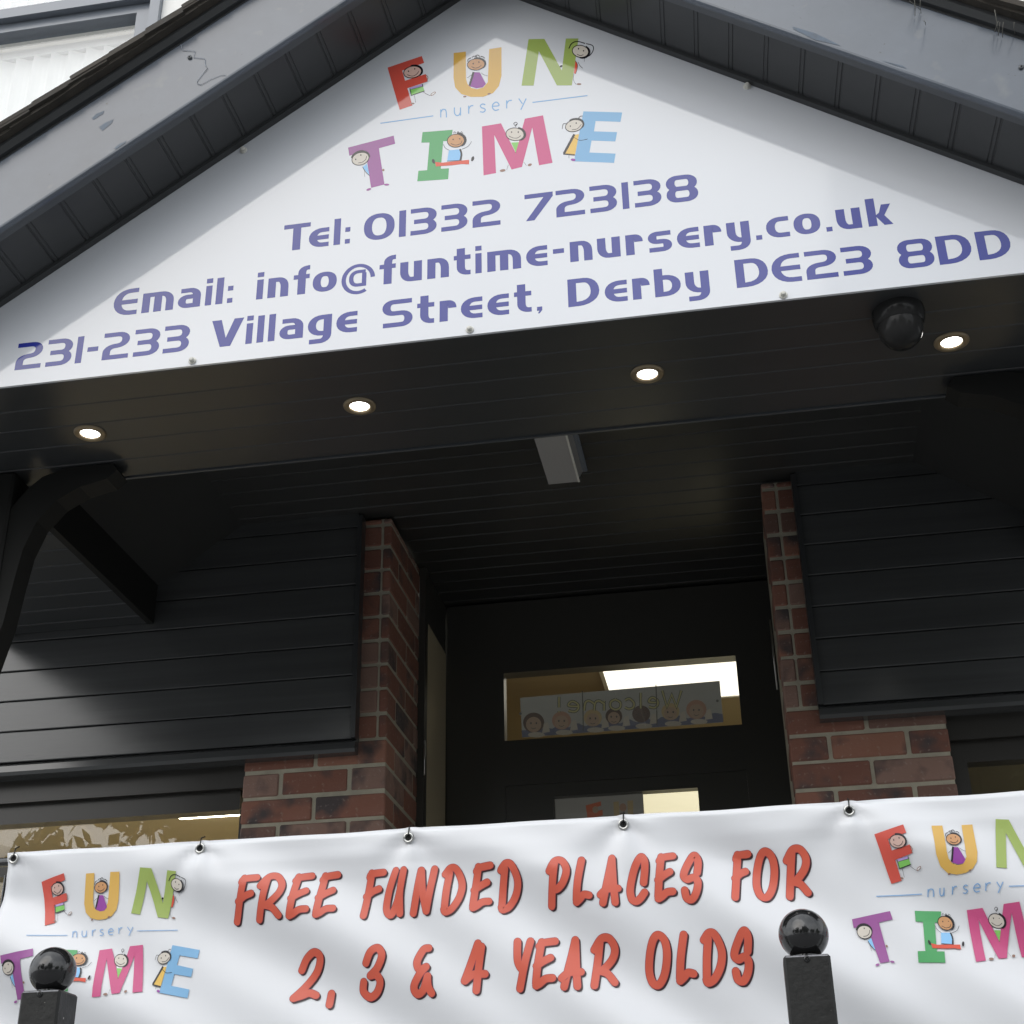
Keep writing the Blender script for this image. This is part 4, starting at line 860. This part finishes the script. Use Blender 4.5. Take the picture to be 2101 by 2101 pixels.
BR = dict(
 F=[[(.40, .95), (.24, .5), (.08, .03)], [(.30, .86), (.42, .93), (.95, .95)], [(.16, .45), (.45, .55), (.74, .60)]],
 E=[[(.38, .95), (.22, .5), (.12, .12)], [(.28, .86), (.45, .93), (.95, .96)], [(.16, .46), (.45, .55), (.76, .62)], [(.12, .08), (.3, .12), (.55, .20), (.84, .21)]],
 R=[[(.37, .93), (.22, .45), (.1, .04)], [(.12, .76), (.42, .96), (.74, .96), (.94, .78), (.85, .58), (.5, .38), (.28, .33)], [(.28, .34), (.6, .28), (.88, .10)]],
 U=[[(.50, .97), (.22, .55), (.10, .2), (.2, .04), (.38, .06), (.64, .40), (.86, .97)], [(.86, .97), (.70, .5), (.70, .04)]],
 N=[[(.10, .03), (.40, .95)], [(.40, .95), (.47, .5), (.62, .06)], [(.62, .06), (.92, .97)]],
 D=[[(.34, .86), (.22, .5), (.14, .08)], [(.14, .84), (.4, .97), (.68, .92), (.92, .62), (.82, .33), (.5, .09), (.2, .02), (.12, .08)]],
 P=[[(.37, .92), (.22, .45), (.12, .04)], [(.10, .74), (.38, .95), (.72, .95), (.93, .76), (.78, .52), (.50, .38), (.25, .36)]],
 L=[[(.52, .96), (.25, .5), (.12, .12)], [(.12, .08), (.35, .14), (.60, .22), (.93, .20)]],
 A=[[(.16, .03), (.70, .97)], [(.70, .97), (.72, .5), (.78, .03)], [(.05, .2), (.40, .31), (.95, .32)]],
 C=[[(.78, .42), (.88, .7), (.88, .88), (.70, .96), (.36, .72), (.10, .32), (.14, .1), (.34, .04), (.58, .1), (.80, .22)]],
 S=[[(.84, .58), (.92, .82), (.80, .96), (.60, .92), (.25, .68), (.12, .52), (.3, .44), (.65, .48), (.84, .38), (.74, .18), (.48, .03), (.2, .06), (.12, .22)]],
 O=[[(.60, .97), (.86, .86), (.93, .6), (.78, .25), (.5, .04), (.22, .06), (.08, .28), (.16, .6), (.36, .88)]])
BR.update({'2': [[(.28, .62), (.45, .84), (.72, .96), (.93, .86), (.82, .58), (.45, .28), (.08, .05)], [(.08, .05), (.35, .10), (.6, .15), (.82, .10)]],
 '3': [[(.25, .68), (.45, .90), (.75, .97), (.93, .82), (.75, .58), (.42, .43)], [(.42, .43), (.68, .44), (.84, .3), (.68, .1), (.38, .02), (.1, .14), (.12, .32)]],
 '&': [[(.75, .93), (.5, .90), (.22, .66), (.35, .50), (.66, .55)], [(.66, .55), (.35, .40), (.08, .16), (.25, .02), (.55, .10), (.75, .36)], [(.74, .33), (.78, .16), (.95, .02)]],
 '4': [[(.66, .97), (.36, .6), (.08, .24)], [(.10, .24), (.45, .36), (.95, .36)], [(.82, .90), (.68, .5), (.58, .04)]],
 'Y': [[(.12, .97), (.12, .6), (.30, .44)], [(.92, .97), (.55, .5), (.22, .04)]], ',': [[(.72, .92), (.3, .08)]]})
K1 = Tm(3.019, (460, 1740)); K2 = Tm(3.019, (1080, 1700)); K3b = Tm(3.578, (560, 1900)); K4 = Tm(3.45, (1040, 1880))
TX = [(K1, 160, 478, [('F', 60, 238), ('R', 198, 395), ('E', 385, 565), ('E', 548, 725), ('F', 838, 1013), ('U', 973, 1155), ('N', 1140, 1337), ('D', 1330, 1508), ('E', 1508, 1685), ('D', 1682, 1858)], (470, 85), (150, 160)),
      (K2, 0, 0, [('P', 120, 290), ('L', 280, 422), ('A', 435, 600), ('C', 613, 780), ('E', 778, 950), ('S', 945, 1107), ('F', 1256, 1418), ('O', 1393, 1580), ('R', 1588, 1782)], None, None),
      (K3b, 0, 0, [('2', 120, 383), (',', 388, 460), ('3', 623, 848), ('&', 1010, 1212), ('4', 1376, 1600)], None, None),
      (K4, 0, 0, [('Y', 48, 212), ('E', 168, 383), ('A', 362, 562), ('R', 576, 808), ('O', 968, 1180), ('L', 1180, 1355), ('D', 1362, 1570), ('S', 1576, 1764)], None, None)]
def bl(fa, pa, fb, pb):
    P, Q = onY(*fa(*pa), YB), onY(*fb(*pb), YB); return lambda x: P.z+(Q.z-P.z)*(x-P.x)/(Q.x-P.x)
base1 = bl(K1, (85, 482), K2, (1630, 445)); top1 = bl(K1, (150, 160), K2, (1680, 95))
base2 = bl(K3b, (150, 572), K4, (1650, 492)); top2 = bl(K3b, (330, 150), K4, (1690, 72))
for rows, base, top in ((TX[:2], base1, top1), (TX[2:], base2, top2)):
    for f, _, _, glyphs, _, _ in rows:
        for ch, xa, xb in glyphs:
            P, Q = onY(*f(xa, 300), YB), onY(*f(xb, 300), YB); x0, w = P.x, Q.x-P.x
            zb, zt = base(x0+w/2), top(x0+w/2)
            if ch == ',': zb, zt = onY(*f(420, 605), YB).z, onY(*f(430, 455), YB).z
            h = zt-zb; pen = .134*(top(x0)-base(x0)); ins = pen*.5; w2 = w-.0028; B = MB()
            for mm, ly, off, sc_ in (('b_shadow', 0, (.0026, -.0026), 1.0), ('b_outline', 2, (0, 0), 1.10), ('b_text', 4, (0, 0), .98)):
                for si, st_ in enumerate(BR[ch]):
                    closed = ch == 'O'
                    pts = catmull([Vector((x0+ins*.75+(w2-1.5*ins)*p[0], zb+ins*.9+(h-1.8*ins)*p[1])) for p in st_], 9, closed)
                    y = YB-.0007-.00012*(ly+si*.45)
                    pw = [pen*sc_*(1.0+.16*math.sin(math.pi*min(1, i_/max(1, len(pts)-1)*1.3))) for i_ in range(len(pts))]
                    for poly in strip(pts, pen*sc_, pen*sc_, closed, caps=not closed): B.poly([(p.x+off[0], y, p.y+off[1]) for p in poly], mm)
            B.build('letter', ban, clean=False, disp=disp)
# railing behind the banner
rl = thing('railing', 'black metal railing hidden behind the banner', 'railing', (-.2, YB+.035, FLOOR))
b = MB(); b.tube([(-3.2, YB+.028, BT-.010), (3.2, YB+.028, BT-.010)], .008, 'gloss_black', 10); b.build('top_rail', rl)
b = MB(); b.tube([(-3.2, YB+.028, -.42), (3.2, YB+.028, -.42)], .008, 'gloss_black', 10); b.build('bottom_rail', rl)
x = -3.1
while x < 3.1: b = MB(); b.tube([(x, YB+.045, G), (x, YB+.045, BT-.03)], .006, 'gloss_black', 8); b.build('bar', rl); x += .12
# posts with ball finials
YP = 2.05
for (ul, ur, vt, ucb, vcb, rr, lab) in ((42.8, 123.4, 2031, 105, 1986, 46.5, 'black square post with glossy ball finial in front of the left logo'), (1605.9, 1703.5, 1958, 1650, 1911, 50.3, 'black square post with glossy ball finial in front of the word OLDS')):
    a, c = onY(ul, vt, YP), onY(ur, vt, YP); w = c.x-a.x; cx = (a.x+c.x)/2; zt = (a.z+c.z)/2
    t = thing('post', lab, 'post', (cx, YP+w/2, G), 'ball topped posts in front of the banner')
    b = MB(); b.box(a.x, c.x, YP, YP+w, G, zt, 'post_paint'); b.build('shaft', t, bevel=.0035)
    b = MB(); n = 9                          # chipped pale rim round the top edge
    for i in range(16):
        x0 = a.x+.0035+(w-.007)*i/16; x1 = a.x+.0035+(w-.007)*(i+1)/16; h_ = .0012+random.random()*.0014
        b.box(x0, x1, YP+.0006, YP+.0030, zt-.0034-h_*.3, zt-.0016+h_*.25, 'chip')
    b.build('worn_edge', t)
    b = MB(); b.lathe([(.004, -.0006), (.0045, .0012), (.003, .0018), (0, .0012)], (cx, YP, zt-.006), (0, -1, 0), 'gloss_black', 12); b.build('screw', t)
    bc = onY(ucb, vcb, YP+w/2); rad = rr/FOC*bc.dot(CF)*1.01; bc.z = zt+rad*.925; bc.x = cx if abs(bc.x-cx) < .02 else bc.x
    b = MB(); prof = []
    for i in range(25):
        q = -math.pi/2+math.pi*i/24; prof.append((rad*math.cos(q), rad*math.sin(q)))
    b.lathe(prof, bc, (0, 0, 1), 'gloss_black', 40); b.lathe([(.019, 0), (.019, .012), (.013, .02)], (bc.x, bc.y, zt-.001), (0, 0, 1), 'gloss_black', 24); b.build('ball_finial', t)

# ------------------------------------------------------------------ posters inside the door
P6 = Tm(3.578, (1000, 1320))
YQ = YD+.035
po = thing('welcome_poster', 'welcome poster of children, backlight put in as glow, stuck inside the glass above the door, seen from behind', 'poster', onY(*P6(980, 640), YQ))
M['paper'] = mat('poster_paper', (.17, .17, .155), rough=.8, emit=(.30, .29, .26), es=.14)  # slight emission stands in for light coming through the notice
for n_, c in dict(pp_sky=(.165, .165, .145), pp_blue=(.075, .078, .095), pp_hair=(.07, .055, .045), pp_skin=(.17, .13, .095), pp_pale=(.19, .175, .14), pp_line=(.06, .058, .05), pp_yel=(.18, .17, .085), pp_red=(.22, .07, .04), pp_amber=(.19, .15, .085), pp_orange=(.17, .11, .08)).items(): M[n_] = mat(n_, c, rough=.8, emit=c, es=.30)  # each print colour also glows, in place of backlight through the poster
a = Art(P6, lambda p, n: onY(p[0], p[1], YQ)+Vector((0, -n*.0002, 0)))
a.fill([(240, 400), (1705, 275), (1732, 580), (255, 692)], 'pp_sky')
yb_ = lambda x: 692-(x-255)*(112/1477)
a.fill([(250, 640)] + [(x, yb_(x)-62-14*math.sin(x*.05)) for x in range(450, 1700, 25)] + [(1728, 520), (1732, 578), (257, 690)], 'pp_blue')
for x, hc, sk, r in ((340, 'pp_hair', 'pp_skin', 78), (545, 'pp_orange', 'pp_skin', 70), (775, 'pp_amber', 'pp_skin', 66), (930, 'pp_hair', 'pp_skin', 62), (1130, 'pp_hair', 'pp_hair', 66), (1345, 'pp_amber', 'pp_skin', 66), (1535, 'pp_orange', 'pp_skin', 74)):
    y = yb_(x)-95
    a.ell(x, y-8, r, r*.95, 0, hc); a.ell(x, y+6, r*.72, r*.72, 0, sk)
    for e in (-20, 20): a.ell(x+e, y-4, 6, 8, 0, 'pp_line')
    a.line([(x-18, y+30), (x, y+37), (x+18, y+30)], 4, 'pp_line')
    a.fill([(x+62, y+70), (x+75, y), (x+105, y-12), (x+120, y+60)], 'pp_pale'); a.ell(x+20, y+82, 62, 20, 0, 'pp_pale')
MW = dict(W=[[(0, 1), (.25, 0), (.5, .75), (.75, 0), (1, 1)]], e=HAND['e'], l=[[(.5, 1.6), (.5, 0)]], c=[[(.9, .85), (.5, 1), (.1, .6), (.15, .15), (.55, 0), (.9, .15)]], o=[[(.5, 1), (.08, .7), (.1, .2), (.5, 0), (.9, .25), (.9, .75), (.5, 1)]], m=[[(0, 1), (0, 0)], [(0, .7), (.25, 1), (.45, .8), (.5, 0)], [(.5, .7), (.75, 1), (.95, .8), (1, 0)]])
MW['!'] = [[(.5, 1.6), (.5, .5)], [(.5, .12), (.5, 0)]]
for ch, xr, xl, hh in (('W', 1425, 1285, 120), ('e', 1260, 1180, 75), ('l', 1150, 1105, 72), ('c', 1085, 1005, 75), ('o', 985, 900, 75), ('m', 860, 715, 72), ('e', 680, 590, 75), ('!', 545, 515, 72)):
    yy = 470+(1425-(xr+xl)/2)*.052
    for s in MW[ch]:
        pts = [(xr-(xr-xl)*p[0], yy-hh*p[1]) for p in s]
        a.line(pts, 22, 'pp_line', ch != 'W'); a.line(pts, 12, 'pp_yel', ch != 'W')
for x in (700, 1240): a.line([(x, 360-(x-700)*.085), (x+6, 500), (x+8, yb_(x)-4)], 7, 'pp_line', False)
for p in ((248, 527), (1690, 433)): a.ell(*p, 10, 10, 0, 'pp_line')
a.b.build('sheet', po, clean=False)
no = thing('notice', 'pale notice with a red F and yellow U logo stuck inside the door glass', 'poster', onY(*P6(800, 1250), YQ))
a = Art(P6, lambda p, n: onY(p[0], p[1], YQ)+Vector((0, -n*.0002, 0)))
a.fill([(480, 1118), (1140, 1086), (1150, 1300), (1150, 1600), (482, 1640)], 'paper')
a.fill([(722, 1190), (832, 1160), (836, 1192), (772, 1210), (776, 1236), (845, 1222), (848, 1262), (790, 1280), (800, 1400), (752, 1410)], 'pp_red')
a.ell(793, 1222, 22, 26, 0, 'pp_skin'); a.fill([(925, 1165), (965, 1160), (975, 1400), (935, 1400)], 'pp_amber'); a.fill([(1028, 1155), (1070, 1153), (1075, 1400), (1035, 1400)], 'pp_amber'); a.ell(995, 1205, 26, 30, 0, 'pp_orange'); a.fill([(975, 1245), (1010, 1243), (1025, 1330), (965, 1332)], 'pp_hair')
a.b.build('sheet', no, clean=False)

# ------------------------------------------------------------------ trees across the street (seen only in reflections), wire
def tree(x, y, h, r, lab):
    t = thing('broadleaf_tree', lab, 'tree', (x, y, G), 'trees across the street')
    b = MB(); b.tube([(x, y, G), (x+.1, y, G+h*.3), (x, y+.1, G+h*.55)], .2, 'bark', 9, rs=[.22, .17, .1])
    for i in range(6):
        a = i*1.05; b.tube([(x, y, G+h*.4), (x+r*.5*math.cos(a), y+r*.5*math.sin(a), G+h*.65), (x+r*.8*math.cos(a+.3), y+r*.8*math.sin(a+.3), G+h*.8)], .05, 'bark', 6, rs=[.08, .05, .02])
    b.build('trunk', t)
    b = MB(); rnd = random.Random(int(x*7+y*3))
    cl = [(rnd.gauss(0, .45)*r, rnd.gauss(0, .45)*r, G+h*(.62+rnd.gauss(-.04, .19)), rnd.uniform(.25, .5)*r) for _ in range(34)]
    for (a, c, z, q) in cl:
        for _ in range(int(330/max(1.2, r)*1.2)):
            v = Vector((rnd.gauss(0, 1), rnd.gauss(0, 1), rnd.gauss(0, 1))).normalized()*q*rnd.uniform(.4, 1.05); p = Vector((x+a, y+c, z))+v
            u = Vector((rnd.gauss(0, 1), rnd.gauss(0, 1), rnd.gauss(0, 1))).normalized()*(.065*r+.03); w_ = u.orthogonal().normalized()*(.045*r+.02)
            b.poly([p-u, p+w_, p+u, p-w_], 'leaf')
    b.build('crown', t, clean=False)
for k_, (x, y, h, r) in enumerate(((-11.0, -8.5, 6.9, 1.1), (-7.9, -9.5, 6.9, 1.5), (-6.1, -10.0, 7.2, 1.4), (-3.4, -13.5, 6.0, 2.0), (.9, -10, 8.3, 2.3), (3.9, -12.5, 7.4, 2.0), (9.5, -9, 5.2, 2.2), (13, -3.5, 4.8, 2.0))):
    tree(x, y, h, r, 'leafy tree across the street, '+('leftmost', 'second', 'third', 'fourth', 'fifth', 'sixth', 'seventh', 'last')[k_]+' of eight from the left when facing the porch')
b = MB(); b.tube([(-14+28*i/20, -8, 3.0-.5*math.sin(math.pi*i/20)) for i in range(21)], .012, 'timber', 5); tag(b.build('overhead_wire'), 'black telephone wire strung above the street opposite the porch', 'wire')
